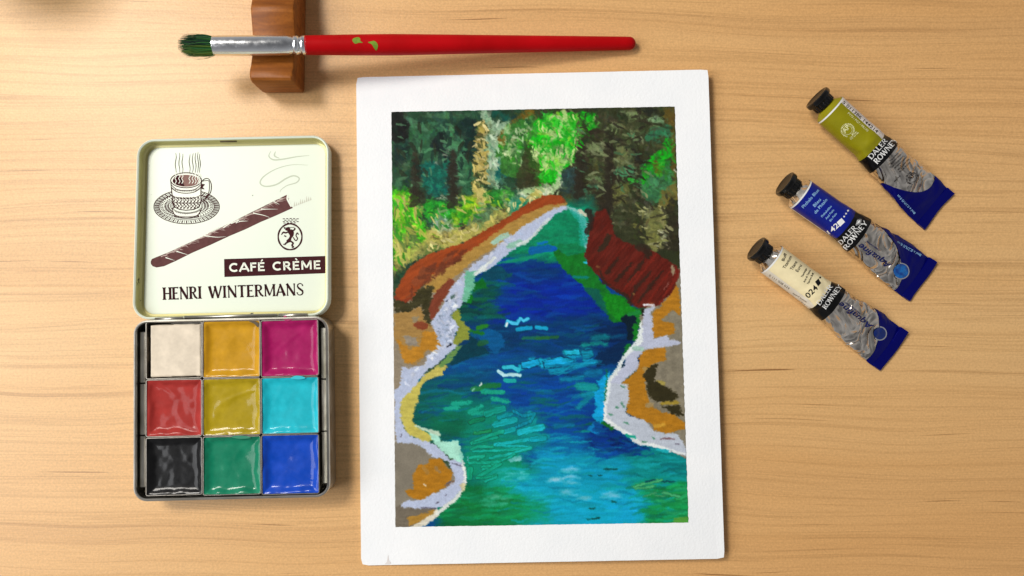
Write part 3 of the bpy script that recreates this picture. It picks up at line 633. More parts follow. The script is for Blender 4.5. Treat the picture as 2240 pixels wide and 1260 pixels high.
stroke([(1180, 1110), (1270, 1100)], 50, (90, 160, 70), z=F_, dry=.3)
dabs(30, RR(1310, 925, 1380, 985), [(10, 44, 130), (8, 30, 96), (16, 70, 150)], 26, 7, .1, .3, 55, alpha=.8)

# --- earth banks, left
poly([(1240, 450), (1200, 455), (1100, 520), (1000, 585), (930, 625), (860, 660), (858, 990), (900, 975), (870, 950), (865, 890), (900, 830), (960, 790), (985, 740), (965, 690), (1010, 620), (1080, 550), (1160, 500)], (148, 134, 112), rough=1, mot=.1)
poly([(1240, 443), (1195, 444), (1111, 480), (1060, 517), (1000, 555), (960, 580), (935, 612), (925, 640), (955, 640), (990, 612), (1030, 575), (1075, 546), (1135, 508), (1190, 468), (1235, 456)], (178, 138, 64), rough=3, mot=.12)
poly([(1238, 443), (1228, 430), (1208, 426), (1185, 430), (1150, 447), (1083, 492), (1010, 533), (935, 557), (890, 590), (864, 640), (862, 652), (880, 658), (905, 650), (930, 614), (975, 579), (1020, 553), (1060, 527), (1111, 490), (1150, 468), (1195, 450)], (158, 68, 26), rough=2.6, mot=.13, sx=30, sy=6, ang=-.5)
poly([(210, 280), (300, 180), (420, 130), (380, 250), (260, 330)], (142, 70, 38), z=C_, rough=4, alpha=.8); poly([(420, 180), (620, 80), (640, 110), (460, 200), (380, 260)], (150, 76, 42), z=C_, rough=5, alpha=.8)
dabs(26, [(1000, 545), (1040, 545), (960, 600), (900, 645), (880, 640), (930, 590)], [(124, 58, 34), (104, 52, 30), (140, 72, 40)], 22, 8, -.6, .4, 81, alpha=.8)
poly([(85, 400), (150, 430), (230, 400), (190, 470), (100, 460)], (140, 56, 28), z=C_, rough=3)
poly([(80, 540), (300, 490), (385, 640), (430, 720), (465, 810), (425, 865), (345, 830), (320, 900), (245, 955), (165, 935), (115, 810), (80, 720)], (168, 130, 70), z=C_, rough=3.5)
poly([(110, 740), (200, 830), (300, 800), (320, 690), (420, 690), (462, 810), (420, 862), (345, 825), (320, 890), (240, 950), (160, 930), (120, 820)], (190, 130, 36), z=C_, rough=4)
poly([(150, 720), (260, 730), (275, 810), (190, 800)], (152, 140, 122), z=C_, rough=4); poly([(225, 570), (290, 560), (280, 620), (230, 620)], (152, 136, 104), z=C_, rough=3)
poly([(80, 430), (200, 460), (250, 400), (270, 350), (395, 310), (385, 480), (380, 640), (330, 600), (300, 470), (200, 530), (90, 530)], (60, 56, 30), z=C_, rough=5, ns=5, dry=.22, mot=.2)
stroke([(545, 285), (460, 380), (400, 500), (390, 570)], [50, 90, 80, 30], (130, 62, 40), z=C_, rough=3)
stroke([(270, 630), (320, 640)], [60, 66], (138, 66, 38), z=C_, rough=3)
stroke([(400, 250), (410, 255)], 20, (110, 60, 40), z=C_)
# grey and ochre ground, lower left
poly([(855, 968), (905, 966), (960, 1000), (1000, 1040), (1000, 1080), (960, 1110), (900, 1165), (855, 1165)], (134, 126, 110), rough=2, mot=.1, sx=30, sy=30)
poly([(150, 980), (430, 1010), (330, 1120), (200, 1170), (80, 1170), (80, 1000)], (118, 108, 92), z=E_, rough=3)
poly([(235, 740), (275, 650), (350, 645), (380, 600), (470, 610), (555, 720), (545, 770), (500, 830), (300, 945), (200, 905), (168, 865), (240, 850)], (180, 120, 24), z=E_, rough=2.5)
stroke([(420, 680), (450, 710)], 26, (160, 128, 84), z=E_, alpha=.8); stroke([(320, 680), (350, 720)], 30, (170, 130, 70), z=E_, alpha=.6); stroke([(510, 820), (570, 790)], 30, (128, 104, 84), z=E_); stroke([(328, 812), (338, 826)], 10, (240, 232, 214), z=E_)
poly([(195, 1080), (400, 1025), (430, 1030), (330, 1100), (205, 1155)], (190, 138, 44), z=E_, rough=3, alpha=.85)
poly([(440, 1010), (445, 1060), (340, 1150), (210, 1170), (320, 1100)], (226, 220, 200), z=E_, rough=3)
# yellow sand rim
poly([(510, 960), (440, 955), (330, 1030), (240, 1130), (130, 1260), (270, 1270), (300, 1130), (350, 1075), (475, 1040)], (200, 188, 92), z=C_, rough=2.4)
poly([(305, 0), (220, 0), (140, 120), (118, 250), (195, 410), (350, 480), (410, 440), (265, 345), (225, 290), (242, 230), (272, 110)], (202, 190, 88), z=E_, rough=2.2)
poly([(600, 500), (630, 600), (700, 660), (680, 750), (590, 800), (540, 800), (590, 720), (600, 650), (540, 550)], (142, 152, 58), z=C_, rough=3)
poly([(430, 980), (520, 870), (600, 790), (640, 800), (560, 900), (500, 960)], (108, 148, 84), z=C_, rough=4, dry=.35)
# surf, left
SURF = (188, 198, 222)
poly([(1237, 448), (1205, 458), (1150, 492), (1098, 530), (1078, 550), (1030, 582), (1012, 600), (996, 618), (976, 646), (965, 675), (943, 702), (956, 734), (967, 756), (956, 770), (934, 778), (929, 799), (894, 806), (880, 800), (877, 838), (862, 862), (864, 905), (866, 968), (915, 972), (948, 1000), (980, 1008), (992, 1035), (995, 1054), (975, 1067), (921, 1094), (888, 1094), (875, 1110), (894, 1111), (956, 1113), (986, 1102), (1005, 1075), (1019, 1056), (1016, 1029), (1010, 1007), (986, 1005), (948, 970), (921, 962), (894, 951), (880, 926), (874, 894), (882, 872), (910, 842), (930, 815), (954, 798), (976, 778), (1000, 756), (990, 750), (1002, 715), (986, 688), (1010, 668), (1020, 655), (1030, 620), (1046, 592), (1060, 594), (1086, 578), (1118, 548), (1150, 532), (1182, 500), (1216, 470), (1240, 458)], SURF, rough=3, ns=6, mot=.05, sx=5, sy=5, h=.9)
dabs(60, [(990, 640), (1005, 650), (985, 690), (998, 720), (985, 750), (960, 745), (950, 705), (972, 680)], [(140, 152, 170), (204, 212, 232), (120, 136, 150)], 5, 2.6, 1., 1., 61)
dabs(90, [(1190, 475), (1100, 540), (1030, 600), (985, 690), (995, 740), (930, 800), (880, 850), (890, 830), (960, 760), (960, 700), (1010, 610), (1090, 535)], [(206, 214, 232), (170, 184, 208), (214, 220, 236)], 10, 5, 1., 1., 62)
poly([(660, 190), (730, 200), (800, 190), (740, 250), (725, 330), (665, 455), (620, 420), (650, 340)], (118, 186, 156), z=C_, rough=3, dry=.25)
stroke([(1010, 1180), (1100, 1150), (1140, 1160)], [40, 50, 30], (150, 196, 176), z=A_, dry=.4); stroke([(890, 1150), (960, 1100), (1000, 1090)], 40, (164, 200, 180), z=A_, dry=.3)
stroke([(1080, 1175), (1170, 1130), (1260, 1040), (1330, 960)], 22, (214, 226, 222), z=A_, dry=.5)
stroke([(820, 180), (740, 220), (900, 90)], 26, (226, 234, 230), z=C_, dry=.4)
poly([(355, 390), (440, 400), (460, 465), (600, 460), (645, 600), (630, 635), (540, 605), (420, 495)], (178, 232, 212), z=E_, rough=2.2)
stroke([(440, 400), (330, 370), (260, 340)], [40, 24, 16], (196, 222, 196), z=E_, dry=.3)
stroke([(635, 620), (660, 720), (655, 800)], [16, 24, 20], (236, 240, 232), z=E_); stroke([(640, 850), (590, 920), (430, 1050)], [16, 30, 24], (226, 230, 222), z=E_, dry=.3)
stroke([(640, 820), (640, 850)], 40, (214, 204, 160), z=E_, dry=.3)
for p in [(140, 410, 140, 430), (550, 640, 620, 660), (520, 805, 535, 790), (430, 960, 440, 955), (500, 905, 505, 895), (300, 1000, 420, 1006)]:
    stroke([(p[0], p[1]), (p[2], p[3])], 9, (96, 92, 110), z=E_)
stroke([(518, 808), (534, 792)], 14, (20, 22, 30), z=C_); stroke([(508, 440), (512, 436)], 12, (20, 26, 40), z=C_); stroke([(548, 410), (562, 396)], 26, (84, 110, 104), z=C_)
# --- right banks
poly([(1400, 690), (1440, 640), (1480, 590), (1520, 560), (1520, 1010), (1470, 990), (1400, 930), (1400, 780)], (136, 128, 108), rough=1, mot=.12, sx=10, sy=10)
poly([(1180, 290), (1215, 390), (1215, 560), (1150, 510), (1060, 600), (1165, 620), (1175, 700), (1110, 715), (1000, 745), (985, 560), (1010, 500), (1060, 480), (1130, 380)], (182, 122, 28), z=D_, rough=3)
poly([(1090, 805), (1100, 920), (980, 955), (920, 1010), (940, 1150), (960, 1270), (800, 1270), (790, 1160), (735, 1110), (860, 1000), (890, 900), (930, 830)], (182, 122, 26), z=D_, rough=3)
poly([(740, 0), (930, 0), (940, 100), (1000, 200), (1060, 230), (1150, 240), (1250, 310), (1250, 360), (1100, 400), (1000, 375), (1000, 330), (830, 265), (780, 235), (800, 100)], (182, 122, 26), z=F_, rough=3)
stroke([(950, 170), (980, 165)], 40, (160, 140, 100), z=F_, alpha=.8); stroke([(930, 990), (960, 1000)], 40, (180, 150, 90), z=D_, alpha=.8)
stroke([(1010, 340), (1080, 330)], 26, (214, 160, 50), z=F_); stroke([(1070, 155), (1190, 150)], 30, (164, 140, 50), z=F_, rough=2); stroke([(1040, 1100), (1080, 1110)], 40, (176, 160, 80), z=D_, rough=3)
poly([(970, 960), (1030, 945), (1005, 1080), (1095, 1130), (1200, 1200), (1170, 1240), (1000, 1255), (950, 1175), (940, 1080), (905, 1060)], (52, 47, 24), z=D_, rough=4, ns=5, dry=.15)
poly([(950, -10), (1110, 40), (1190, 90), (1150, 140), (1010, 130), (945, 80)], (52, 47, 24), z=F_, rough=4, ns=5, dry=.15)
poly([(1050, 180), (1200, 168), (1245, 255), (1150, 245), (1110, 200)], (52, 47, 24), z=F_, rough=4, ns=5, dry=.2)
# dark red bank
poly([(1305, 462), (1325, 456), (1338, 490), (1345, 512), (1362, 528), (1395, 540), (1425, 546), (1440, 556), (1470, 575), (1488, 588), (1482, 612), (1470, 640), (1440, 668), (1392, 674), (1368, 648), (1330, 628), (1305, 600), (1286, 580), (1278, 560), (1286, 520), (1295, 482)], (98, 30, 20), rough=2.6, mot=.2, sx=30, sy=4, ang=-.9)
for p, w_, c in [([(470, 900), (500, 980), (460, 1060)], 50, (46, 30, 24)), ([(640, 1100), (600, 1170), (560, 1210)], 44, (48, 40, 26)), ([(880, 1190), (940, 1200), (960, 1240)], 60, (50, 40, 28))]:
    stroke(p, w_, c, z=B_, rough=3, alpha=.85)
for i, p in enumerate([[(720, 90), (620, 210)], [(830, 130), (700, 270)], [(940, 60), (880, 170), (760, 330)], [(980, 200), (860, 330), (800, 440)], [(1080, 190), (960, 330), (870, 450)], [(560, 190), (600, 290), (640, 310)], [(660, 330), (780, 400), (820, 470)], [(930, 0), (950, 80)]]):
    stroke(p, [14, 34, 16] if len(p) == 3 else [16, 34], (52, 34, 24), z=D_, rough=2, alpha=.8)
for p in [[(1180, 160), (1190, 230), (1130, 330), (1050, 460)], [(1130, 200), (1040, 320), (960, 440)], [(880, 200), (760, 340)], [(1020, 60), (930, 180), (830, 300)]]:
    stroke(p, [14, 30, 26, 14] if len(p) == 4 else 18, (122, 34, 22), z=D_, rough=2, dry=.3)
stroke([(1150, 160), (1160, 220)], 20, (160, 140, 110), z=D_, dry=.3); stroke([(1120, 290), (1080, 350)], 10, (150, 90, 80), z=D_, dry=.4)
stroke([(960, 460), (1000, 455)], 12, (140, 70, 40), z=D_); stroke([(910, 510), (915, 550)], 20, (30, 26, 20), z=D_); stroke([(830, 380), (838, 390)], 10, (150, 110, 60), z=D_); stroke([(540, 155), (560, 165)], 16, (120, 70, 40), z=D_)
# surf, right
poly([(920, 500), (1020, 482), (965, 545), (990, 565), (1000, 745), (1060, 725), (1115, 718), (1125, 750), (1220, 768), (1200, 792), (1080, 812), (930, 832), (870, 900), (880, 960), (850, 1000), (740, 1100), (790, 1180), (800, 1270), (595, 1270), (615, 1180), (640, 1080), (680, 1020), (765, 960), (770, 870), (830, 800), (880, 750), (890, 680), (912, 600)], (190, 196, 216), z=D_, rough=2.4, ns=6, mot=.05, h=.9)
poly([(610, -10), (780, 0), (800, 60), (795, 140), (768, 230), (830, 270), (930, 290), (1000, 380), (1100, 400), (1180, 400), (1235, 460), (1262, 520), (1275, 580), (1180, 560), (1100, 530), (1000, 502), (860, 490), (800, 420), (680, 360), (592, 295), (598, 150)], (192, 200, 212), z=F_, rough=2.4, ns=6, mot=.05, h=.9)
stroke([(900, 600), (885, 760), (770, 880), (690, 1020), (640, 1080), (615, 1260)], [10, 50, 30, 36, 30, 30], (232, 240, 238), z=D_, dry=.35)
stroke([(605, 150), (610, 280), (700, 350), (800, 410), (880, 480), (1000, 495), (1110, 530), (1250, 570)], [16, 30, 26, 36, 34, 24, 30, 14], (236, 242, 240), z=F_, dry=.35)
stroke([(840, 820), (910, 830)], 34, (170, 204, 190), z=D_, dry=.3); stroke([(920, 470), (1000, 475)], 16, (232, 232, 236), z=D_, dry=.2)
for p in [(700, 185, 710, 190), (740, 150, 760, 190), (760, 310, 800, 320), (910, 470, 940, 470), (990, 430, 1000, 440), (640, 240, 660, 250), (740, 20, 760, 30)]:
    stroke([(p[0], p[1]), (p[2], p[3])], 14, (90, 146, 120), z=F_, dry=.3)
stroke([(1060, 445), (1120, 440), (1165, 445)], [10, 12, 8], (120, 80, 86), z=F_); stroke([(1180, 488), (1205, 486)], 8, (100, 90, 110), z=F_)
stroke([(592, 310), (660, 360)], [30, 36], (26, 104, 40), z=F_, rough=3, dry=.2); stroke([(780, 420), (850, 430)], [24, 20], (40, 150, 140), z=F_, dry=.3)
stroke([(1030, 530), (1110, 545)], [20, 30], (50, 170, 190), z=F_, dry=.2)
stroke([(620, 1000), (605, 1240)], 12, (26, 100, 60), z=D_, dry=.4)
# bristle drag: every edge is pulled a little along the stroke
_j, _i = np.meshgrid(np.arange(PH), np.arange(PW), indexing='ij')
for _am, _sx, _sy, _s in ((1.3, 6., 2.6, 201), (1.3, 2.2, 2.2, 202)):
    _dx = (fbm(GX / _sx, GY / _sy, _s, 2) - .5) * 2 * _am * 1.6; _dy = (fbm(GX / _sx, GY / _sy, _s + 3, 2) - .5) * 2 * _am * .8
    _xi = np.clip(_i + _dx, 0, PW - 1.001); _yj = np.clip(_j + _dy, 0, PH - 1.001); _i0 = _xi.astype(int); _j0 = _yj.astype(int); _fx = (_xi - _i0)[..., None]; _fy = (_yj - _j0)[..., None]
    COL = (COL[_j0, _i0] * (1 - _fx) + COL[_j0, _i0 + 1] * _fx) * (1 - _fy) + (COL[_j0 + 1, _i0] * (1 - _fx) + COL[_j0 + 1, _i0 + 1] * _fx) * _fy
    HGT = .4 * HGT + .6 * HGT[_j0, _i0]
# marks laid last, left crisp
late = dict(h=.9, soft=.9)
dabs(26, [(1042, 262), (1068, 262), (1064, 410), (1034, 410)], [(206, 190, 112), (188, 168, 84), (222, 206, 140)], 15, 5, .9, .8, 301, alpha=.9, **late)
dabs(12, [(1040, 280), (1066, 280), (1062, 410), (1034, 410)], [(70, 78, 40), (58, 66, 36)], 14, 5, .9, .8, 302, alpha=.8, **late)
dabs(24, [(1064, 250), (1090, 270), (1092, 400), (1068, 408)], [(166, 194, 160), (190, 210, 182), (140, 172, 140)], 13, 5, 1.2, .6, 303, alpha=.85, dry=.15, **late)
dabs(22, [(1100, 300), (1140, 280), (1170, 330), (1130, 360)], [(170, 196, 150), (66, 104, 60), (150, 184, 128)], 15, 5, 1.5, .6, 304, alpha=.85, **late)
dabs(46, [(1170, 255), (1290, 250), (1270, 330), (1220, 390), (1175, 370)], [(204, 222, 150), (60, 196, 50), (176, 210, 120), (34, 150, 36), (26, 128, 34)], 14, 4.5, 1.3, .6, 305, alpha=.85, **late)
dabs(26, [(865, 260), (1030, 255), (1030, 400), (870, 410)], [(82, 134, 96), (70, 118, 84), (96, 142, 104)], 18, 6, .6, .5, 306, alpha=.7, **late)
dabs(30, [(870, 260), (1030, 255), (1030, 400), (870, 410)], [(24, 44, 38), (28, 52, 44), (40, 46, 32)], 20, 8, 1.3, .4, 307, alpha=.7, **late)
dabs(44, [(1265, 270), (1420, 250), (1430, 440), (1270, 440)], [(112, 124, 84), (92, 104, 66), (128, 138, 100), (76, 120, 84)], 16, 5, .6, .6, 308, alpha=.7, **late)
dabs(50, [(1262, 270), (1420, 250), (1430, 440), (1262, 440)], [(42, 38, 27), (50, 48, 32), (38, 34, 26)], 18, 5, .1, .35, 309, alpha=.75, **late)
dabs(26, [(1390, 420), (1470, 430), (1470, 550), (1400, 540)], [(168, 168, 116), (128, 130, 74), (46, 44, 30), (52, 50, 34)], 14, 5, .3, .5, 310, alpha=.8, **late)
dabs(46, [(862, 425), (915, 450), (930, 510), (895, 565), (862, 600)], [(172, 176, 76), (110, 196, 44), (62, 150, 44), (196, 188, 104), (84, 108, 56)], 20, 6, 1.05, .35, 311, alpha=.85, **late)
dabs(40, [(930, 470), (1010, 440), (1090, 420), (1120, 440), (1040, 480), (950, 520)], [(60, 158, 50), (142, 186, 54), (40, 112, 46), (120, 150, 100), (196, 186, 104)], 15, 5, .6, .7, 312, alpha=.85, **late)
dabs(46, [(925, 540), (1010, 510), (1090, 470), (1180, 415), (1195, 424), (1110, 466), (1020, 518), (930, 552)], [(214, 202, 124), (190, 178, 92), (160, 156, 74), (222, 212, 140)], 12, 5, .7, .7, 313, alpha=.9, **late)
for x_, y0_, y1_ in ((908, 350, 448), (990, 350, 450), (1266, 320, 430), (1332, 330, 450)):
    q = [(x_ + (6 if k % 2 else -6), y0_ + k * (y1_ - y0_) / 12) for k in range(13)]; stroke(q, [4 + k * .8 for k in range(13)], (44, 40, 30), rough=2.2, ns=5, alpha=.7, **late)
# scribbled turquoise ripples
poly([(680, 260), (900, 210), (1230, 230), (1300, 360), (1310, 480), (1150, 560), (960, 680), (900, 790), (740, 790), (660, 620)], (26, 128, 128), z=E_, rough=8, soft=16, alpha=.6, sx=30, sy=4)
for p, w_, c in [([(830, 240), (960, 200)], 60, (34, 140, 140)), ([(930, 270), (1030, 240)], 40, (24, 130, 160)), ([(1050, 220), (1120, 260), (1220, 240), (1190, 300), (1070, 350)], 30, (26, 122, 166)), ([(900, 330), (1060, 290)], 56, (36, 160, 176)),
                 ([(700, 310), (800, 280)], 40, (24, 116, 90)), ([(970, 390), (1050, 370)], 44, (34, 168, 186)), ([(1100, 390), (1280, 350)], 56, (40, 180, 200)), ([(740, 400), (860, 380)], 30, (44, 140, 90)), ([(710, 480), (800, 440), (960, 385)], 34, (36, 150, 134)),
                 ([(730, 480), (920, 430)], 26, (30, 140, 130)), ([(900, 490), (1180, 450)], 34, (38, 176, 190)), ([(1200, 450), (1300, 440)], 50, (30, 150, 180)), ([(920, 500), (1180, 510)], 26, (40, 180, 190)), ([(710, 530), (760, 505), (880, 510)], 30, (40, 160, 140)),
                 ([(720, 545), (900, 540), (1180, 520)], 26, (36, 164, 156)), ([(860, 600), (1000, 570), (1190, 520)], 30, (40, 172, 170)), ([(700, 600), (810, 580), (760, 610)], 30, (38, 158, 140)), ([(690, 640), (940, 630), (800, 690)], 30, (36, 156, 140)), ([(960, 620), (1060, 570)], 24, (40, 170, 160)),
                 ([(790, 670), (860, 660)], 26, (34, 150, 130)), ([(760, 750), (830, 710), (940, 650)], 34, (34, 152, 134)), ([(750, 760), (830, 760), (910, 740)], 24, (30, 146, 126)), ([(820, 790), (910, 750)], 26, (40, 170, 160)), ([(700, 690), (690, 760)], 50, (30, 140, 120))]:
    stroke(p, w_, c, z=E_, edge=.75, mot=.25, rough=1.8, h=.8, alpha=.8, dry=.12)

for P, c in [([(1139, 792), (1178, 783), (1183, 797), (1160, 806), (1141, 807)], (40, 148, 206)), ([(1186, 790), (1226, 778), (1244, 782), (1262, 790), (1230, 803), (1190, 807)], (34, 150, 208)), ([(1233, 766), (1268, 764), (1270, 776), (1236, 778)], (48, 172, 210)), ([(1270, 766), (1296, 764), (1300, 780), (1274, 792)], (28, 118, 168))]:
    poly(P, (8, 48, 96), rough=1.5, ns=5); cx = sum(q[0] for q in P) / len(P); cy = sum(q[1] for q in P) / len(P)
    poly([(cx + (q[0] - cx) * .93, cy + (q[1] - cy) * .82) for q in P], c, rough=1.6, ns=5, mot=.3, sx=14, sy=3, dry=.1, h=.8)
dabs(24, [(1200, 800), (1300, 780), (1310, 800), (1220, 822)], [(30, 126, 184), (24, 96, 160), (40, 150, 200)], 30, 4, -.15, .1, 91, alpha=.6)
# white-blue sparkles
for p, w_, c in [([(990, 640), (1000, 600), (1040, 620), (1080, 620), (1100, 580), (1130, 600), (1165, 580)], 26, (90, 200, 240)), ([(990, 640), (996, 620)], 20, (230, 245, 250)), ([(1080, 670), (1130, 660), (1190, 655)], 32, (34, 138, 200)), ([(1235, 650), (1315, 660)], 30, (44, 150, 206)),
                 ([(930, 1010), (970, 1040), (1040, 1035), (1100, 1040)], 30, (190, 232, 240)), ([(970, 980), (1040, 970), (1090, 1000)], 34, (70, 190, 216)), ([(985, 1080), (1055, 1085)], 34, (50, 160, 170)), ([(780, 1120), (790, 1105)], 14, (220, 240, 230)), ([(720, 1160), (730, 1150)], 20, (120, 190, 160))]:
    stroke(p, w_ * 1.0, c, z=C_, rough=1.6, h=.9, edge=.25)
# fine dry-brush grain over everything, stronger where the tooth of the paper shows
_g = fbm(GX / 2.2, GY / 2.0, 77, 2) - .5
COL = np.clip(COL * (1 + .10 * _g[..., None]), 2, 250)
_lm = (COL @ np.array([.3, .59, .11]))[..., None]
_cool = np.clip((np.maximum(COL[..., 1], COL[..., 2]) - COL[..., 0]) / 60., 0, 1)[..., None]
COL = np.clip(_lm + (COL - _lm) * (.97 + .17 * _cool), 2, 250)
_bl = np.clip((COL[..., 2] - COL[..., 0] - 40) / 60., 0, 1) * np.clip((200 - COL[..., 1]) / 80., 0, 1); COL[..., 0] *= 1 - .65 * _bl; COL[..., 1] *= 1 + .14 * _bl; COL[..., 2] *= 1 - .05 * _bl
HGT = HGT + .35 * _g
# ---------------------------------------------------------------- the painting: heavy paper sheet with a painted panel
PC = [(779, 169), (1549, 152), (1585, 1222), (790, 1237)]
def sheet_h(u, v):
    return .0003 + .0085 * max(0., u - .35) ** 1.6 * (1 - .2 * v) + .0024 * math.sin(math.pi * min(1, u * 1.02)) * v ** 5 + .0004 * math.sin(u * 5 + v * 4) * u
def bil(C, u, v):
    return ((C[0][0] * (1 - u) + C[1][0] * u) * (1 - v) + (C[3][0] * (1 - u) + C[2][0] * u) * v, (C[0][1] * (1 - u) + C[1][1] * u) * (1 - v) + (C[3][1] * (1 - u) + C[2][1] * u) * v)
t = NT('cold_pressed_paper'); v = t.mp((1, 1, 1))
n1 = t.noise(v, 1050., 3, .6); n2 = t.noise(v, 420., 2)
stain = t.ramp(t.noise(v, 60., 3), [(.35, lin((240, 242, 243))), (.7, lin((245, 246, 246)))])
t.set(Base_Color=stain, Roughness=.85, Specular_IOR_Level=.2)
t.bump(n2, .18, .0003, t.bump(n1, .42, .0003))
M_paper = t.m
base_p = at(1180, 700)
painting = thing('painting', base_p, 'gouache painting of a blue river between rocky banks and forest on white paper sheet', 'painting')
NU, NV = 50, 70
V = []; TH_P = .0007
rp = random.Random(4)
for k in (1, 0):
    for j in range(NV):
        for i in range(NU):
            u = i / (NU - 1); w = j / (NV - 1); p = bil(PC, u, w); h = sheet_h(u, w)
            q = at(p[0], p[1], h + TH_P)
            if i in (0, NU - 1) or j in (0, NV - 1):
                if k: rp_ = rp.uniform(-.00008, .00008); last = rp_
                q = q + Vector((rp.uniform(-.00002, .00002), rp.uniform(-.00002, .00002), 0))
                if (i in (0, NU - 1)) and (j in (0, NV - 1)): q = q + Vector((.0006 if i == 0 else -.0003, -.0003 if j == 0 else .0005, 0))
            q.z = h + (TH_P if k else 0)
            V.append(q)
N1 = NU * NV
Fc = [f[::-1] for f in grid_faces(NU, NV)] + [tuple(i + N1 for i in f) for f in grid_faces(NU, NV)]
ring = [i for i in range(NU)] + [j * NU + NU - 1 for j in range(1, NV)] + [(NV - 1) * NU + i for i in range(NU - 2, -1, -1)] + [j * NU for j in range(NV - 2, 0, -1)]
for a, b in zip(ring, ring[1:] + ring[:1]): Fc.append((a, b, b + N1, a + N1))
paper = new_mesh('paper_sheet', V, Fc, M_paper, painting, False, base_p)
# painted panel: a fine sheet of paint, its relief is the brushwork
t = NT('gouache'); v = t.mp((1, 1, 1)); at_n = t.n('ShaderNodeAttribute', attribute_name='paint')
t.set(Base_Color=at_n.outputs['Color'], Specular_IOR_Level=.10)
t.set(Roughness=t.ramp(t.noise(v, 260., 3), [(.3, grey(.5)), (.7, grey(.75))]))
t.bump(t.noise(v, 1500., 2), .28, .0003)
M_gouache = t.m
def paper_uv(px, py):
    u = v = .5
    for _ in range(6):
        q = bil(PC, u, v); u += (px - q[0]) / 780.; v += (py - q[1]) / 1070.
    return u, v
def sheet_h_np(u, v): return .0003 + .0085 * np.maximum(0., u - .35) ** 1.6 * (1 - .2 * v) + .0024 * np.sin(np.pi * np.minimum(1, u * 1.02)) * v ** 5 + .0004 * np.sin(u * 5 + v * 4) * u
px = GX.copy(); py = GY.copy()
py[0] += (vnoise(px[0] / 6., py[0] * 0 + 3.3) - .5) * .9; py[-1] += (vnoise(px[-1] / 6., py[-1] * 0 + 9.3) - .5) * .9
px[:, 0] += (vnoise(py[:, 0] / 6., px[:, 0] * 0 + 5.3) - .5) * .9; px[:, -1] += (vnoise(py[:, -1] / 6., px[:, -1] * 0 + 1.3) - .5) * 1.6
u = np.full(px.shape, .5); w = np.full(px.shape, .5)
for _ in range(7):
    qx, qy = bil(PC, u, w); u = u + (px - qx) / 780.; w = w + (py - qy) / 1070.
h = sheet_h_np(u, w) + TH_P
rx = (px - 1120) / F_PX; ry = -(py - 630) / F_PX; dy = ry * ct + st; dz = ry * st - ct; tt = (h - EYE.z) / dz
hz = HGT.copy(); hz[0] = hz[-1] = 0; hz[:, 0] = hz[:, -1] = 0
VV = np.stack([EYE.x + rx * tt - base_p.x, EYE.y + dy * tt - base_p.y, h + .00007 + .00008 * hz - base_p.z], -1).reshape(-1, 3).astype(np.float32)
ii = np.arange(PW * PH).reshape(PH, PW); FF = np.stack([ii[:-1, :-1], ii[1:, :-1], ii[1:, 1:], ii[:-1, 1:]], -1).reshape(-1, 4).astype(np.int32)
me = bpy.data.meshes.new('painted_panel'); me.vertices.add(len(VV)); me.vertices.foreach_set('co', VV.ravel()); nf_ = len(FF)
me.loops.add(nf_ * 4); me.loops.foreach_set('vertex_index', FF.ravel()); me.polygons.add(nf_); me.polygons.foreach_set('loop_start', np.arange(0, nf_ * 4, 4, dtype=np.int32))
me.update(calc_edges=True); me.polygons.foreach_set('use_smooth', np.ones(nf_, bool)); me.materials.append(M_gouache)
o = bpy.data.objects.new('painted_panel', me); COLN.objects.link(o); o.parent = painting
C8 = COL / 255.
LC = np.where(C8 <= .04045, C8 / 12.92, ((C8 + .055) / 1.055) ** 2.4) * .88
at_c = o.data.attributes.new('paint', 'FLOAT_COLOR', 'POINT')
at_c.data.foreach_set('color', np.concatenate([LC.reshape(-1, 3), np.ones((PW * PH, 1))], 1).astype(np.float32).ravel())
o['label'] = 'painted river landscape in blues, greens and ochres'
# small grey smudge of paint at the lower margin
def on_paper(px, py):
    u, w = paper_uv(px, py); h = sheet_h(u, w) + TH_P; q = at(px, py, h); q.z = h + .00006; return q
F = Flat()
F.fill(smooth_poly([(841, 1234), (846, 1229), (849, 1214), (851, 1225), (855, 1231), (853, 1234)], 4, True))
F.build('paint_smudge', on_paper, plain('grey_smudge', (222, 216, 212), .9), painting, base_p, 2.)
# ---------------------------------------------------------------- the cigar tin turned paint box
t = NT('bare_tinplate'); v = t.mp((1, 1, 1))
worn = t.ramp(t.noise(v, 120., 2, .5), [(.30, lin((176, 172, 160))), (.7, lin((204, 201, 192)))])
t.set(Base_Color=worn, Metallic=1., Roughness=t.ramp(t.noise(v, 90., 2), [(.3, grey(.30)), (.7, grey(.45))])); t.bump(t.noise(v, 300., 2), .05, .0003)
M_tin = t.m
t = NT('cream_lacquer'); v = t.mp((1, 1, 1))
chip = t.ramp(t.noise(v, 190., 5, .7), [(.735, grey(0)), (.75, grey(1))])
t.set(Base_Color=t.mix(chip, lin((223, 231, 213)), lin((150, 140, 118))), Roughness=.36, Specular_IOR_Level=.35); t.bump(t.noise(v, 500., 2), .04, .0003)
M_cream = t.m
t = NT('gold_lacquer_rim'); v = t.mp((1, 1, 1))
chip = t.ramp(t.noise(v, 230., 5, .7), [(.66, grey(0)), (.69, grey(1))])
t.set(Base_Color=t.mix(chip, lin((204, 196, 132)), lin((52, 46, 34))), Roughness=.3, Metallic=.25, Specular_IOR_Level=.5)
M_gold = t.m
M_brown = plain('brown_print', (66, 33, 36), .7, spec=.03, mot=.12, mscale=900.)
M_brown2 = plain('mid_brown_print', (140, 108, 100), .7, spec=.03, mot=.15, mscale=900.)
M_creamprint = plain('cream_print', (228, 232, 214), .4)
M_faint = plain('faint_smoke_print', (186, 194, 170), .5)
M_line = plain('olive_line_print', (80, 72, 58), .7, spec=.03)

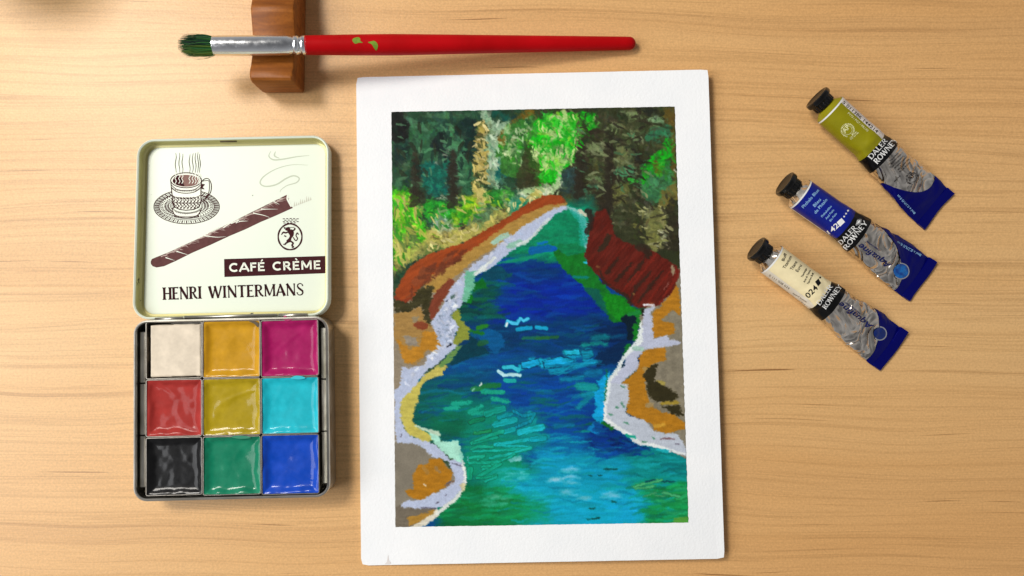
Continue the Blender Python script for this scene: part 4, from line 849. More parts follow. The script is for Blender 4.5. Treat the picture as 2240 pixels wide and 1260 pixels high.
def rounded_rect(w, h, r, n=8):
    pts = []
    for cx, cy, a in ((w / 2 - r, h / 2 - r, 0), (-w / 2 + r, h / 2 - r, 90), (-w / 2 + r, -h / 2 + r, 180), (w / 2 - r, -h / 2 + r, 270)):
        for i in range(n + 1):
            t_ = math.radians(a + 90 * i / n); pts.append((cx + r * math.cos(t_), cy + r * math.sin(t_)))
    return pts
def tray_mesh(name, prof, w, h, r, M, mat, parent, origin, cap0=True, cap1=True, wob=0.):
    """prof: list of (inset, z); lofted round the rounded rectangle, first and last loop closed"""
    V = []; n = 0; rn = random.Random(3)
    for k, (ins, z) in enumerate(prof):
        L = rounded_rect(w - 2 * ins, h - 2 * ins, max(r - ins, .0004)); n = len(L)
        for i, p in enumerate(L): V.append(M @ Vector((p[0] + wob * math.sin(i * 1.7), p[1] + wob * math.cos(i * 2.3), z)))
    Fc = [f for f in grid_faces(n, len(prof), True)]
    if cap0: Fc.append(tuple(range(n - 1, -1, -1)))
    if cap1: Fc.append(tuple((len(prof) - 1) * n + i for i in range(n)))
    return new_mesh(name, V, Fc, mat, parent, False, origin)

ZT = .0125                                         # height of the tray rim
TLc, TRc, BRc, BLc = at(289, 702, ZT), at(717, 693, ZT), at(719, 1086, ZT), at(296, 1097, ZT)
tc_ = (TLc + TRc + BRc + BLc) / 4; tc_.z = 0
tw = ((TRc - TLc).length + (BRc - BLc).length) / 2; thh = ((TLc - BLc).length + (TRc - BRc).length) / 2
ex = ((TRc - TLc) + (BRc - BLc)).normalized(); ang_t = math.atan2(ex.y, ex.x)
MT = Matrix.Translation(tc_) @ Matrix.Rotation(ang_t, 4, 'Z')
tin = thing('paint_tin', tc_, 'open hinged metal cigar tin holding nine paint pans, cream lid printed with coffee cup', 'tin')
RB = .0052
tray = tray_mesh('tray', [(.0006, .0001), (.0, .0007), (.0, .0112), (-.0003, .0118), (-.0001, .0124), (.0004, .0126), (.0008, .0122), (.0008, .0016), (.0014, .0010)], tw, thh, RB, MT, M_tin, tin, tc_)
# spring strips down both sides of the tray
def strip(x0, x1, z0, z1, y0, y1, name='side_strip'):
    n = 18; V = []
    prof = [(x0, z0), (x0, z1), ((x0 + x1) / 2, z1 + .0007), (x1, z1), (x1, z0)]
    for j in range(n):
        y = y0 + (y1 - y0) * j / (n - 1)
        for q in prof: V.append(MT @ Vector((q[0], y, q[1])))
    return new_mesh(name, V, [f[::-1] for f in grid_faces(len(prof), n)], M_tin, tray, False, tc_)
g = .0006
for k in range(3):
    ya = thh / 2 - .0045 - k * (thh - .009) / 3; yb = ya - (thh - .009) / 3 + g
    strip(-tw / 2 + .0014, -tw / 2 + .0036, .001, .0104, yb, ya)
    strip(tw / 2 - .0030, tw / 2 - .0012, .001, .0108, yb, ya)

# lid: lies open behind the tray, its hinge side a little higher
ZL0, ZL1 = .0012, .0050
LH = .0052
la, lb, lc_, ld = at(288, 305, ZL0 + LH), at(714, 295, ZL0 + LH), at(724, 690, ZL1 + LH), at(300, 699, ZL1 + LH)
lx = ((lb - la) + (lc_ - ld)).normalized(); ly = ((la - ld) + (lb - lc_)).normalized(); lz = lx.cross(ly).normalized(); ly = lz.cross(lx)
lcen = (la + lb + lc_ + ld) / 4 - lz * LH
lw = ((lb - la).length + (lc_ - ld).length) / 2; lh = ((la - ld).length + (lb - lc_).length) / 2
ML = Matrix(((lx.x, ly.x, lz.x, lcen.x), (lx.y, ly.y, lz.y, lcen.y), (lx.z, ly.z, lz.z, lcen.z), (0, 0, 0, 1)))
lid = tray_mesh('lid', [(.0006, .0), (.0, .0006), (.0, LH - .0004), (.0004, LH), (.0009, LH - .0003), (.00095, LH - .0006)], lw, lh, .0070, ML, M_cream, tin, tc_, True, False)
tray_mesh('lid_wall', [(.00095, LH - .0006), (.0010, .0016), (.0016, .0008), (.0024, .00055)], lw, lh, .0070, ML, M_gold, lid, tc_, False, False)
LF = .0005
tray_mesh('lid_panel', [(.0022, .0002), (.0022, LF - .0001), (.0027, LF)], lw, lh, .0070, ML, M_cream, lid, tc_, False, True)
def on_lid(px, py, off):
    P0 = ML @ Vector((0, 0, LF + off)); d = ray(px, py); return EYE + d * ((P0 - EYE).dot(lz) / d.dot(lz))
ZS = .3413
def lidmap(off): return lambda x, y: on_lid(270 + x * ZS, 280 + y * ZS, off)
def pr(F, name, off, mat): return F.build(name, lidmap(off), mat, lid, tc_)
E1, E2, E3, E4 = .00004, .00007, .00010, .00013
# coffee cup and saucer
F = Flat(); F.ribbon(ellipse(405, 505, 210, 109, 64), 5); F.ribbon(ellipse(405, 503, 176, 86, 64), 4); F.ribbon(ellipse(405, 500, 168, 80, 64), 3); F.ribbon(ellipse(405, 498, 104, 50, 48), 4); F.ribbon(ellipse(405, 498, 96, 45, 48), 3)
for i in range(84):
    a = i / 84 * 2 * math.pi; c, s_ = math.cos(a), math.sin(a)
    r0, r1 = (178, 90), (206, 106)
    F.ribbon([(405 + r0[0] * c, 504 + r0[1] * s_), (405 + r1[0] * c, 504 + r1[1] * s_)], 7 if i % 2 else 3)
for i in range(46):
    a = i / 46 * 2 * math.pi
    for k, (r, w_) in enumerate(((112, 6), (130, 7), (150, 5))):
        aa = a + .05 * k; F.ribbon([(405 + r * math.cos(aa), 499 + r * .48 * math.sin(aa)), (405 + (r + 14) * math.cos(aa + .06), 499 + (r + 14) * .48 * math.sin(aa + .06))], w_)
pr(F, 'saucer_print', E1, M_brown)
F = Flat(); F.fill([(303, 335), (308, 420), (318, 490), (345, 520), (400, 530), (460, 522), (492, 495), (498, 420), (500, 335), (470, 300), (400, 287), (335, 300)])
F.fill([(315, 520), (330, 560), (400, 578), (470, 562), (505, 520), (470, 545), (400, 555), (340, 545)]); pr(F, 'cup_ground_print', E2, M_creamprint)
F = Flat(); F.ribbon(ellipse(401, 335, 98, 48, 48), 6); F.ribbon([(303, 338), (306, 372), (312, 430), (314, 480), (330, 508), (360, 522), (400, 527), (450, 522), (485, 505), (496, 470), (496, 400), (500, 338)], 6)
F.ribbon(smooth_poly([(305, 362), (340, 392), (400, 402), (460, 392), (499, 360)]), 5); F.ribbon(smooth_poly([(306, 378), (340, 408), (400, 418), (460, 408), (499, 376)]), 5)
for i in range(26):
    x = 312 + i * 7.3; y = 372 + 24 * math.sqrt(max(0, 1 - ((x - 402) / 100) ** 2)); F.ribbon([(x, y + 2), (x, y + 12)], 4.4 if i % 2 else 2)
for i in range(8):
    x = 324 + i * 22; y = 470 + 12 * math.sqrt(max(0, 1 - ((x - 402) / 100) ** 2))
    F.ribbon(smooth_poly([(x - 8, y - 38), (x + 7, y - 22), (x - 5, y), (x + 8, y + 20), (x - 6, y + 36)]), 6)
    F.ribbon(smooth_poly([(x + 8, y - 38), (x - 7, y - 20), (x + 4, y), (x - 8, y + 20), (x + 6, y + 34)]), 3.5)
    F.fill(ellipse(x + 11, y, 3.4, 6, 10)[:-1])
F.ribbon(smooth_poly([(312, 430), (340, 446), (400, 452), (460, 446), (497, 428)]), 4); F.ribbon(smooth_poly([(312, 512), (330, 556), (400, 578), (472, 560), (502, 512)]), 5)
for i in range(22):
    x = 326 + i * 7.4; y = 548 + 16 * math.sqrt(max(0, 1 - ((x - 404) / 96) ** 2)); F.ribbon([(x, y), (x, y + 12)], 4)
for w_, o_ in ((5, 0), (4, -12)):
    F.ribbon(smooth_poly([(500, 345 + o_ * .2), (520, 326 - o_), (545, 326 - o_), (562 + o_, 360), (560 + o_, 405), (540 + o_ * .6, 440), (512, 470 + o_)]), w_)
F.fill(smooth_poly([(500, 360), (522, 362), (508, 378), (520, 392), (500, 388)], 3, True)); pr(F, 'cup_print', E3, M_brown)
F = Flat(); F.fill(ellipse(401, 338, 86, 38, 40)[:-1]); pr(F, 'coffee_print', E3, M_brown2)
F = Flat(); F.fill(smooth_poly([(316, 340), (330, 312), (360, 304), (352, 330), (372, 358), (392, 374), (350, 366), (325, 354)], 5, True)); pr(F, 'coffee_shade_print', E4, M_brown)
F = Flat(); F2 = Flat()
for i, (x, y0) in enumerate([(335, 160), (358, 158), (378, 165), (424, 168), (444, 162), (462, 158), (478, 154), (490, 165)]):
    F.ribbon(smooth_poly([(x + 3.2 * math.sin(k * 1.6 + i * .5), y0 + k * (286 - y0) / 5) for k in range(6)]), [2 + 2.5 * math.sin(math.pi * min(1, k / 30.)) for k in range(31)])
    F2.ribbon(smooth_poly([(x + (4 if k % 2 else -4), 292 + k * 16) for k in range(5)]), 4)
pr(F, 'steam_print', E2, M_line); pr(F2, 'steam_light_print', .00016, M_creamprint)
# cigar, ash and smoke
F = Flat(); F.fill([(175, 856), (182, 840), (205, 830), (300, 792), (400, 745), (510, 695), (620, 640), (730, 585), (830, 535), (940, 482), (1046, 428), (1056, 450), (1062, 478), (1086, 512), (980, 560), (880, 602), (780, 650), (680, 692), (560, 748), (440, 800), (340, 850), (260, 886), (212, 894), (188, 886), (176, 872)])
pr(F, 'cigar_print', E1, plain('cigar_brown_print', (100, 66, 64), .7, spec=.03, mot=.14, mscale=500.))
F = Flat(); rc = random.Random(9)
for i in range(46):
    q = i / 45; x = 240 + q * 760; y = 822 - q * 366
    l = rc.uniform(14, 46); w_ = rc.uniform(3, 11); F.ribbon([(x, y + 3), (x + l, y - l * .36 + rc.uniform(0, 10)), (x + l * 1.8, y - l * .62 + rc.uniform(6, 26))], [w_, w_ * .6, 1])
pr(F, 'cigar_sheen_print', E2, plain('cigar_sheen', (172, 146, 134), .45))
F = Flat()
for p in [[(520, 690), (600, 700), (660, 695)], [(640, 640), (700, 600), (760, 575)], [(690, 612), (740, 590), (720, 610), (780, 585)], [(540, 672), (620, 632)], [(740, 598), (800, 596)], [(830, 545), (900, 560), (940, 575)], [(880, 520), (930, 520), (990, 520)], [(340, 790), (420, 815)], [(270, 830), (330, 850)], [(900, 495), (980, 458), (1020, 452)], [(960, 468), (1000, 490)]]:
    F.ribbon(smooth_poly(p, 4), [6.5 - 6 * k / (len(smooth_poly(p, 4)) - 1) for k in range(len(smooth_poly(p, 4)))])
F.ribbon(smooth_poly([(1052, 432), (1050, 455), (1062, 480), (1076, 505)]), 9)
pr(F, 'cigar_glint_print', E3, M_creamprint)
F = Flat()
for i in range(9):
    x = 1090 + i * 13; F.fill([(x, 506 - i * 5), (x + 6, 470 - i * 6 + (i % 3) * 9), (x + 11, 500 - i * 5)])
pr(F, 'ash_print', E1, plain('ash_print', (196, 196, 176), .45))
F = Flat()
for p in [[(945, 148), (932, 180), (960, 203), (1020, 200), (1110, 184), (1190, 176)], [(975, 150), (968, 178), (1000, 194)], [(1182, 238), (1080, 236), (980, 262), (900, 310), (876, 352), (910, 374), (980, 362), (1040, 325), (1090, 306), (1126, 322), (1108, 350), (1050, 368), (1010, 396), (1004, 412)]]:
    q = smooth_poly(p, 8); F.ribbon(q, [2 + 7 * math.sin(math.pi * k / (len(q) - 1)) for k in range(len(q))])
pr(F, 'smoke_print', E1, M_faint)
# crest
F = Flat(); F.ribbon(ellipse(1068, 697, 76, 83, 56), [9 + 3 * math.sin(k * .45) ** 2 for k in range(57)])
for r_ in range(4):
    for i in range(5 - (r_ % 2)):
        x = 1024 + i * 22 + (r_ % 2) * 10 - (6 if r_ > 2 else 0); F.ribbon([(x - 3, 580 + r_ * 9 + abs(i - 2) * 1.0), (x + 11, 580 + r_ * 9 + abs(i - 2) * 1.0)], 5)
F.fill(smooth_poly([(1062, 655), (1080, 650), (1092, 665), (1090, 690), (1078, 706), (1070, 730), (1052, 734), (1044, 722), (1058, 708), (1066, 690), (1056, 672)], 4, True))
F.fill(smooth_poly([(1042, 640), (1060, 634), (1070, 648), (1060, 662), (1044, 658), (1036, 650)], 4, True))
for p, w_ in [([(1060, 664), (1040, 672), (1026, 668), (1018, 676)], 10), ([(1076, 662), (1096, 652), (1098, 640)], 10), ([(1056, 730), (1042, 738), (1034, 748)], 11), ([(1072, 726), (1088, 738), (1080, 752), (1092, 764)], 11), ([(1088, 700), (1104, 722), (1116, 708), (1106, 690), (1114, 672), (1122, 684)], 7), ([(1028, 640), (1096, 636)], 4), ([(1030, 690), (1044, 696)], 8), ([(1018, 676), (1012, 684)], 7), ([(1034, 748), (1024, 744)], 6), ([(1092, 764), (1078, 768)], 6), ([(1034, 648), (1030, 634)], 6)]:
    F.ribbon(smooth_poly(p, 4), w_)
pr(F, 'crest_print', E1, M_brown)
# words
F = Flat(); F.fill([(645, 840), (1293, 820), (1295, 931), (647, 955)]); pr(F, 'word_panel_print', E1, M_brown)
F = Flat()
sans_line(F, 'CAFÉ', (676, 923), (910, 916), 56); sans_line(F, 'CRÈME', (954, 914), (1268, 904), 56)
pr(F, 'lettering', E3, M_creamprint)
F = Flat(); F.v = []
def flipserif(F, txt, p0, p1, cap):
    G = Flat(); serif_line(G, txt, (p0[0], -p0[1]), (p1[0], -p1[1]), cap); F.add([(x, -y) for x, y in G.v], G.f)
flipserif(F, 'HENRI', (252, 1102), (505, 1094), 80); flipserif(F, 'WINTERMANS', (548, 1092), (1158, 1072), 78)
pr(F, 'lettering', E1, plain('dark_brown_print', (54, 28, 30), .7, spec=.03))
# hinge, clasp notch and worn corners
def bar(name, p, q, r, mat, parent, n=10, flat=1.):
    d = (q - p); ax = d.normalized(); u = ax.cross(Vector((0, 0, 1))).normalized(); w = u.cross(ax); V = []
    for e in (p, q):
        for i in range(n): a = 2 * math.pi * i / n; V.append(e + u * (r * math.cos(a)) + w * (r * flat * math.sin(a)))
    return new_mesh(name, V, grid_faces(n, 2, True) + [tuple(range(n - 1, -1, -1)), tuple(n + i for i in range(n))], mat, parent, True, tc_)
zh = .0104
bar('hinge', at(404, 694, zh), at(606, 689, zh), .0006, M_tin, tin)
bar('hinge_knuckle', at(340, 699, zh - .0004), at(400, 696.5, zh - .0004), .0008, M_tin, tin); bar('hinge_knuckle', at(610, 690, zh - .0004), at(672, 689, zh - .0004), .0008, M_tin, tin)
bar('clasp_notch', at(482, 308.5, ZL0 + LH * .55), at(518, 307.6, ZL0 + LH * .55), .0006, plain('dark_slot', (92, 74, 44), .6), lid, 8, .7)
M_chip = plain('chipped_dark_metal', (44, 40, 34), .5, .4)
rc = random.Random(21); F = Flat()
for cx, cy, n_ in [(103, 165, 3), (1262, 92, 4), (1285, 118, 4), (135, 1215, 4), (1268, 1172, 5), (1300, 1135, 2), (168, 434, 1), (826, 433, 1)]:
    for i in range(n_):
        x, y = cx + rc.uniform(-12, 12), cy + rc.uniform(-8, 8); r_ = rc.uniform(1.5, 5)
        F.fill([(x + r_ * rc.uniform(.5, 1.4) * math.cos(k * 1.05), y + r_ * rc.uniform(.4, 1.1) * math.sin(k * 1.05)) for k in range(6)])
F.build('lacquer_chip', lidmap(.00012), M_chip, lid, tc_)['kind'] = 'stuff'

# nine pans
def paint_mat(name, rgb, rough, coat):
    t = NT(name); v = t.mp((1, 1, 1)); c = lin(rgb)
    n = t.noise(v, 170., 4, .6)
    col = t.mix(t.ramp(n, [(.3, grey(0)), (.72, grey(1))]), tuple(x * .80 for x in c[:3]) + (1,), tuple(min(.95, x * 1.10 + .006) for x in c[:3]) + (1,))
    pit = t.ramp(t.noise(v, 520., 2, .5), [(.775, grey(0)), (.80, grey(1))])
    col = t.mix(pit, col, tuple(x * .25 for x in c[:3]) + (1,))
    t.set(Base_Color=col, Coat_Weight=coat, Coat_Roughness=.10, Specular_IOR_Level=.12, Roughness=t.ramp(t.noise(v, 300., 2), [(.35, grey(rough)), (.7, grey(min(1, rough + .25)))]))
    t.bump(t.noise(v, 230., 2), .10, .0006, t.bump(t.noise(v, 1400., 2), .05, .0003))
    return t.m
M_pan = plain('pan_metal', (150, 144, 134), .35, .9, mot=.2, mscale=500.)
PANS = [('buff', (228, 214, 192), 'dried buff white paint pan shrunk from its edges', .6, .0), ('ochre', (200, 148, 20), 'yellow ochre paint pan with flat golden surface', .4, .3), ('magenta', (166, 14, 92), 'magenta paint pan beside the ochre one', .35, .3),
        ('red', (166, 48, 42), 'brick red paint pan with cracked rough surface', .5, .2), ('olive', (172, 148, 10), 'olive yellow paint pan in the centre of the tin', .35, .4), ('turquoise', (24, 184, 200), 'bright turquoise paint pan between magenta and blue', .4, .25),
        ('black', (11, 11, 12), 'glossy black paint pan in a corner of the tin', .3, .3), ('green', (8, 126, 92), 'emerald green paint pan with wrinkled wet edge', .3, .4), ('blue', (4, 70, 186), 'ultramarine blue paint pan beside the green one', .3, .4)]
XC = [[318, 442, 569, 697], [318, 442, 570, 697.5], [318, 442.5, 571, 698], [318, 443, 571, 699]]
YC = [[704, 701, 699.5, 698], [830, 828, 825, 823], [957, 955, 952, 948], [1085, 1084, 1083, 1081]]
for k, (nm, rgb, lab, rough, coat) in enumerate(PANS):
    r_, c_ = divmod(k, 3); zp = .0121
    cs = [at(XC[r_][c_], YC[r_][c_], zp), at(XC[r_][c_ + 1], YC[r_][c_ + 1], zp), at(XC[r_ + 1][c_ + 1], YC[r_ + 1][c_ + 1], zp), at(XC[r_ + 1][c_], YC[r_ + 1][c_], zp)]
    cen = (cs[0] + cs[1] + cs[2] + cs[3]) / 4; cen.z = .0011
    w = ((cs[1] - cs[0]).length + (cs[2] - cs[3]).length) / 2 - .00012; h = ((cs[0] - cs[3]).length + (cs[1] - cs[2]).length) / 2 - .00012
    MP = Matrix.Translation(cen) @ Matrix.Rotation(ang_t + random.Random(k).uniform(-.004, .004), 4, 'Z')
    pan = thing('paint_pan', cen, lab, 'paint pan', 'square pans of paint in the tin')
    H = zp - .0011
    tray_mesh('pan', [(.0003, .0), (.0, .0003), (.0, H - .0001), (.0001, H), (.0003, H), (.00038, H - .0001), (.00038, .0006)], w, h, .0009, MP, M_pan, pan, cen)
    N = 56; V = []; gap = (.0008, .0002, .0007, .0002) if k == 0 else (0, 0, 0, 0)     # left right top bottom
    hw, hh = w / 2 - .0004, h / 2 - .0004
    # even-odd jitter of the surface comes from the painter's noise
    for j in range(N):
        for i in range(N):
            x = (-hw + gap[0]) + (2 * hw - gap[0] - gap[1]) * i / (N - 1); y = (hh - gap[2]) - (2 * hh - gap[2] - gap[3]) * j / (N - 1)
            if k == 0:
                x += .00016 * math.sin(j * .16 + 1) + .0002 * (.5 - i / N) * math.cos(j * .1); y += .0002 * math.sin(i * .13)
            d = min(x + hw - gap[0], hw - gap[1] - x, hh - gap[2] - y, y + hh - gap[3]) * 1000
            dx = min(x + hw, hw - x) * 1000; dy = min(y + hh, hh - y) * 1000
            nz = float(fbm(np.array([x * 150 + k * 9.]), np.array([y * 150 + k * 5.]), k + 3, 3)[0]) - .5
            nf = float(vnoise(np.array([x * 420 + k]), np.array([y * 420.]), k + 13)[0]) - .5
            dq = max(0., d + nz * (2.2 if k in (3, 7) else .8 if k == 6 else 1.5) + nf * .25)
            men = 1.0 - math.exp(-(dq / 1.7) ** 2)
            if k == 0:
                z = H - .0010 - .0007 * math.exp(-(d / .35) ** 2) + .00012 * nz - .0003 * men * .5
                if d < .02: z = H - .006
            else:
                rise = .00035 + .00010 * nf + .0003 * max(0, nz)
                z = H - rise - (.00125 + .0002 * math.sin(k)) * men + (.00008 if k == 6 else .00022) * nz * men + .00012 * nf * math.exp(-((d - 2.2) / .9) ** 2)
                if k == 3: z += .0003 * nf * men + .00025 * nz * men
            if k and k != 6:                                    # hollows and ridges left by the brush, different in every pan
                cx, cy, ca = .004 * math.sin(k * 2.1), .003 * math.cos(k * 1.7), k * 1.3
                z -= .00045 * math.exp(-((x - cx) ** 2 + (y - cy) ** 2 * 1.8) / (.0045 + .0006 * (k % 3)) ** 2)
                sw = (x - cx) * math.cos(ca) + (y - cy) * math.sin(ca); z += .00010 * men * math.exp(-((sw - .0025 * math.sin(y * 300 + k)) / .0011) ** 2) * (1 + math.sin(k * 5))
            V.append(MP @ Vector((x, y, z)))
    new_mesh('paint_cake', V, [f[::-1] for f in grid_faces(N, N)], paint_mat(nm + '_paint', rgb, rough, coat), pan, True, cen)
    SMEAR = {2: [(618, 697), (624, 690), (630, 697), (640, 699), (628, 702)], 5: [(636, 828), (646, 822), (660, 823), (668, 827), (655, 830)], 7: [(506, 956), (520, 953), (540, 954), (548, 958), (525, 960)], 1: [(545, 703), (556, 702), (566, 708), (564, 716), (556, 708)]}
    if k in SMEAR:
        F = Flat(); F.fill(smooth_poly(SMEAR[k], 4, True)); F.build('paint_smear', lambda x, y: at(x, y, .01222), plain(nm + '_smear', tuple(c * (.35 if k == 1 else 1) for c in rgb), .4), pan, cen)
# ---------------------------------------------------------------- wooden rest with hollows, brush lying across it
t = NT('oiled_brown_wood'); v = t.mp((40, 300, 300)); v2 = t.mp((1, 1, 1))
wc = t.ramp(t.noise(v, 1., 4, .6, .4), [(.25, lin((110, 58, 14))), (.55, lin((150, 86, 26))), (.8, lin((176, 108, 44)))])
t.set(Base_Color=t.mix(t.ramp(t.noise(v2, 900., 3), [(.45, grey(0)), (.8, grey(.5))]), wc, lin((112, 62, 22))), Roughness=.45, Specular_IOR_Level=.25); t.bump(t.noise(v2, 600., 3), .15, .0003)
M_rest = t.m
HR = .0180
y_lo = at(600, 175, HR).y; y_hi = at(600, 13, HR).y; x_l = at(545.5, 100, HR).x; x_r = at(641, 100, HR).x
span = y_hi - y_lo
prof = [(y_lo + .0012, 0), (y_lo + .0003, .0006), (y_lo - .0002, .0030), (y_lo - .0003, .0150), (y_lo + .0002, HR - .0009), (y_lo + .0010, HR - .0002), (y_lo + .0022, HR)]
for i in range(1, 14):
    q = i / 14; prof.append((y_lo + .0022 + (span - .0030) * q, HR - .0030 * math.sin(math.pi * q) ** 1.2))
prof += [(y_hi - .0006, HR), (y_hi + .0004, HR - .0003)]
for i in range(1, 12):
    q = i / 12; prof.append((y_hi + .0004 + (span - .0020) * q, HR - .0003 - .0034 * math.sin(math.pi * q) ** 1.1))
ye = y_hi + span
prof += [(ye - .0010, HR - .0003), (ye, HR - .0010), (ye + .0004, .015), (ye + .0003, .003), (ye - .001, 0)]
c_r = Vector(((x_l + x_r) / 2, (y_lo + ye) / 2, 0)); V = []; n = len(prof); cy_, cz_ = (y_lo + ye) / 2, HR * .5
cols = [(x_l, .0009), (x_l + .0003, .0003), (x_l + .0009, 0), (x_r - .0009, 0), (x_r - .0003, .0003), (x_r, .0009)]
for x, ins in cols:
    for y, z in prof:
        yy = y + (ins if y < cy_ - span * .8 else (-ins if y > cy_ + span * .8 else 0)); zz = z - (ins if z > .012 else (-ins if z < .002 else 0))
        V.append((x, yy, zz))
Fc = []
for k in range(len(cols) - 1):
    for i in range(n): Fc.append((k * n + i, k * n + (i + 1) % n, (k + 1) * n + (i + 1) % n, (k + 1) * n + i))
Fc += [tuple(range(n - 1, -1, -1)), tuple((len(cols) - 1) * n + i for i in range(n))]
rest = new_mesh('brush_rest', V, [f[::-1] for f in Fc], M_rest, None, False, c_r)
rest['label'] = 'small brown wooden block with hollowed top propping up the red brush'; rest['category'] = 'brush rest'
def shade_auto(o, deg):
    o.data.polygons.foreach_set('use_smooth', [True] * len(o.data.polygons)); o.data.set_sharp_from_angle(angle=math.radians(deg))
shade_auto(rest, 28)

zF = HR - .0030 + .0042
pT = at(1374, 95, .0030); pF = at(656, 99, zF); ax = (pT - pF).normalized()
bu = ax.cross(Vector((0, 0, 1))).normalized(); bw = bu.cross(ax)
def b_at(px, py=98.): # parameter along the axis of the point the photograph shows at this x
    best = 0.; lo, hi = -.10, .20
    for _ in range(50):
        m = (lo + hi) / 2; q = pF + ax * m
        d = ray(px, py); X = EYE.x + d.x * ((q.z - EYE.z) / d.z)
        if q.x < X: lo = m
        else: hi = m
    return lo
base_b = Vector((pT.x, pT.y, 0))
brush = thing('paint_brush', base_b, 'round paintbrush with red handle, silver ferrule and green-stained bristles', 'paintbrush')
def lathe(name, prof, mat, parent, n=40, smooth_deg=35, org=None, o0=None, axd=None, uu=None, ww=None, facet=None):
    o0 = o0 or pF; axd = axd or ax; uu = uu or bu; ww = ww or bw; V = []
    for s, r in prof:
        for i in range(n):
            a = 2 * math.pi * i / n; rr = r * (facet(a, s) if facet else 1.)
            V.append(o0 + axd * s + uu * (rr * math.cos(a)) + ww * (rr * math.sin(a)))
    Fc = grid_faces(n, len(prof), True) + [tuple(range(n - 1, -1, -1)), tuple((len(prof) - 1) * n + i for i in range(n))]
    o = new_mesh(name, V, Fc, mat, parent, True, org if org is not None else base_b); shade_auto(o, smooth_deg); return o
sH0, sT = b_at(671), b_at(1390)
prof = []
for i in range(60):
    q = i / 59; s = sH0 - .0006 + (sT - sH0 + .0006) * q
    r = .00372 + .00040 * math.sin(min(1, q / .26) * math.pi / 2) - .00145 * max(0, (q - .26) / .74) ** 1.05
    e = (sT - s)
    if e < .0027: r *= math.sqrt(max(.002, 1 - ((.0027 - e) / .0027) ** 2))
    prof.append((s, r))
for e in (.0016, .0010, .0005, .0002, .00004):
    prof.append((sT - e, .00267 * math.sqrt(max(.002, 1 - ((.0027 - e) / .0027) ** 2))))
prof.sort()
t = NT('red_lacquer'); v = t.mp((1, 1, 1))
t.set(Base_Color=t.mix(t.ramp(t.noise(v, 70., 3), [(.3, grey(0)), (.7, grey(1))]), lin((170, 1, 6)), lin((188, 3, 12))), Roughness=.5, Specular_IOR_Level=.12); t.bump(t.noise(v, 900., 2), .08, .0003)
handle = lathe('handle', prof, t.m, brush)
sB = b_at(467)
t = NT('nickel_ferrule'); v = t.mp((1, 1, 1))
t.set(Base_Color=lin((236, 238, 240)), Metallic=1., Roughness=t.ramp(t.noise(v, 500., 3), [(.35, grey(.17)), (.75, grey(.30))])); t.bump(t.noise(v, 240., 3), .05, .0004)
M_fer = t.m
s1, s2 = b_at(640), b_at(656)
R0 = .00378
prof = [(sB, R0 - .00045), (sB, R0 - .00005), (sB + .0003, R0), (s1 - .006, R0 + .00014), (s1 - .0016, R0 + .00010), (s1 - .0006, R0 - .00028), (s1, R0 - .0004)]
for cc in (s1 + .0015, s1 + .0043):
    prof += [(cc - .0011, R0 - .0004), (cc - .0007, R0 - .00005), (cc, R0 + .00010), (cc + .0007, R0 - .00005), (cc + .0011, R0 - .0004)]
prof += [(sH0 - .0004, R0 - .0001), (sH0, R0 - .00005), (sH0, R0 - .0004)]
ferr = lathe('ferrule', prof, M_fer, brush, 48, 30)
# green paint flecks on the handle
def on_handle(px, py, off=.00006):
    d = ray(px, py); best = None
    s = b_at(px); q = (s - sH0) / (sT - sH0); r = .00372 + .00040 * math.sin(min(1, max(q, 0) / .26) * math.pi / 2) - .00145 * max(0, (q - .26) / .74) ** 1.05 + off
    c = pF + ax * s; P = EYE + d * ((c.z + r * .8 - EYE.z) / d.z); lat = max(-.97 * r, min(.97 * r, (P - c).dot(bu)))
    return c + bu * lat + bw * math.sqrt(r * r - lat * lat)
M_fleck = plain('dried_green_paint', (112, 146, 30), .7, mot=.2, mscale=900.)
for P in ([(773, 88), (777, 84), (786, 82), (790, 86), (790, 91), (795, 95), (786, 95), (779, 97), (774, 93)], [(806, 94), (814, 92), (820, 91), (826, 96), (827, 103), (823, 109), (818, 104), (814, 98)]):
    F = Flat(); F.fill(smooth_poly(P, 3, True)); F.build('paint_fleck', on_handle, M_fleck, handle, base_b, 2.)
# bristles: a tuft of tapered hairs
t = NT('green_stained_bristle'); an = t.n('ShaderNodeAttribute', attribute_name='hair'); t.set(Base_Color=an.outputs['Color'], Roughness=.5, Specular_IOR_Level=.35)
rb = random.Random(12); V = []; Fc = []; HC = []
def hair(a, r0, l, flare, col, w):
    c, s_ = math.cos(a), math.sin(a); rad = bu * c + bw * s_
    tang = bu * -s_ + bw * c; b = len(V); K = 6
    jit = rb.uniform(-.0009, .0009) + .0007 * math.sin(a * 9 + r0 * 3000)
    for k in range(K):
        q = k / (K - 1)
        rr = r0 * (1 + flare * math.sin(q * 2.2)) ; ctr = pF + ax * (sB + .0012 - (l + .0012) * q) + rad * rr + tang * (jit * q * q)
        ww = w * (1 - .75 * q ** 2)
        for e in (tang * ww, tang * -ww * .5 + rad * ww * .8, tang * -ww * .5 - rad * ww * .8): V.append(ctr + e); HC.append(tuple(x * (1.15 - .35 * q) for x in col))
    for k in range(K - 1):
        for i in range(3): Fc.append((b + k * 3 + i, b + k * 3 + (i + 1) % 3, b + k * 3 + 3 + (i + 1) % 3, b + k * 3 + 3 + i))
GREENS = [(20, 58, 40), (34, 92, 44), (24, 74, 50), (58, 120, 48), (16, 40, 34), (44, 104, 40), (96, 124, 44), (12, 30, 28)]
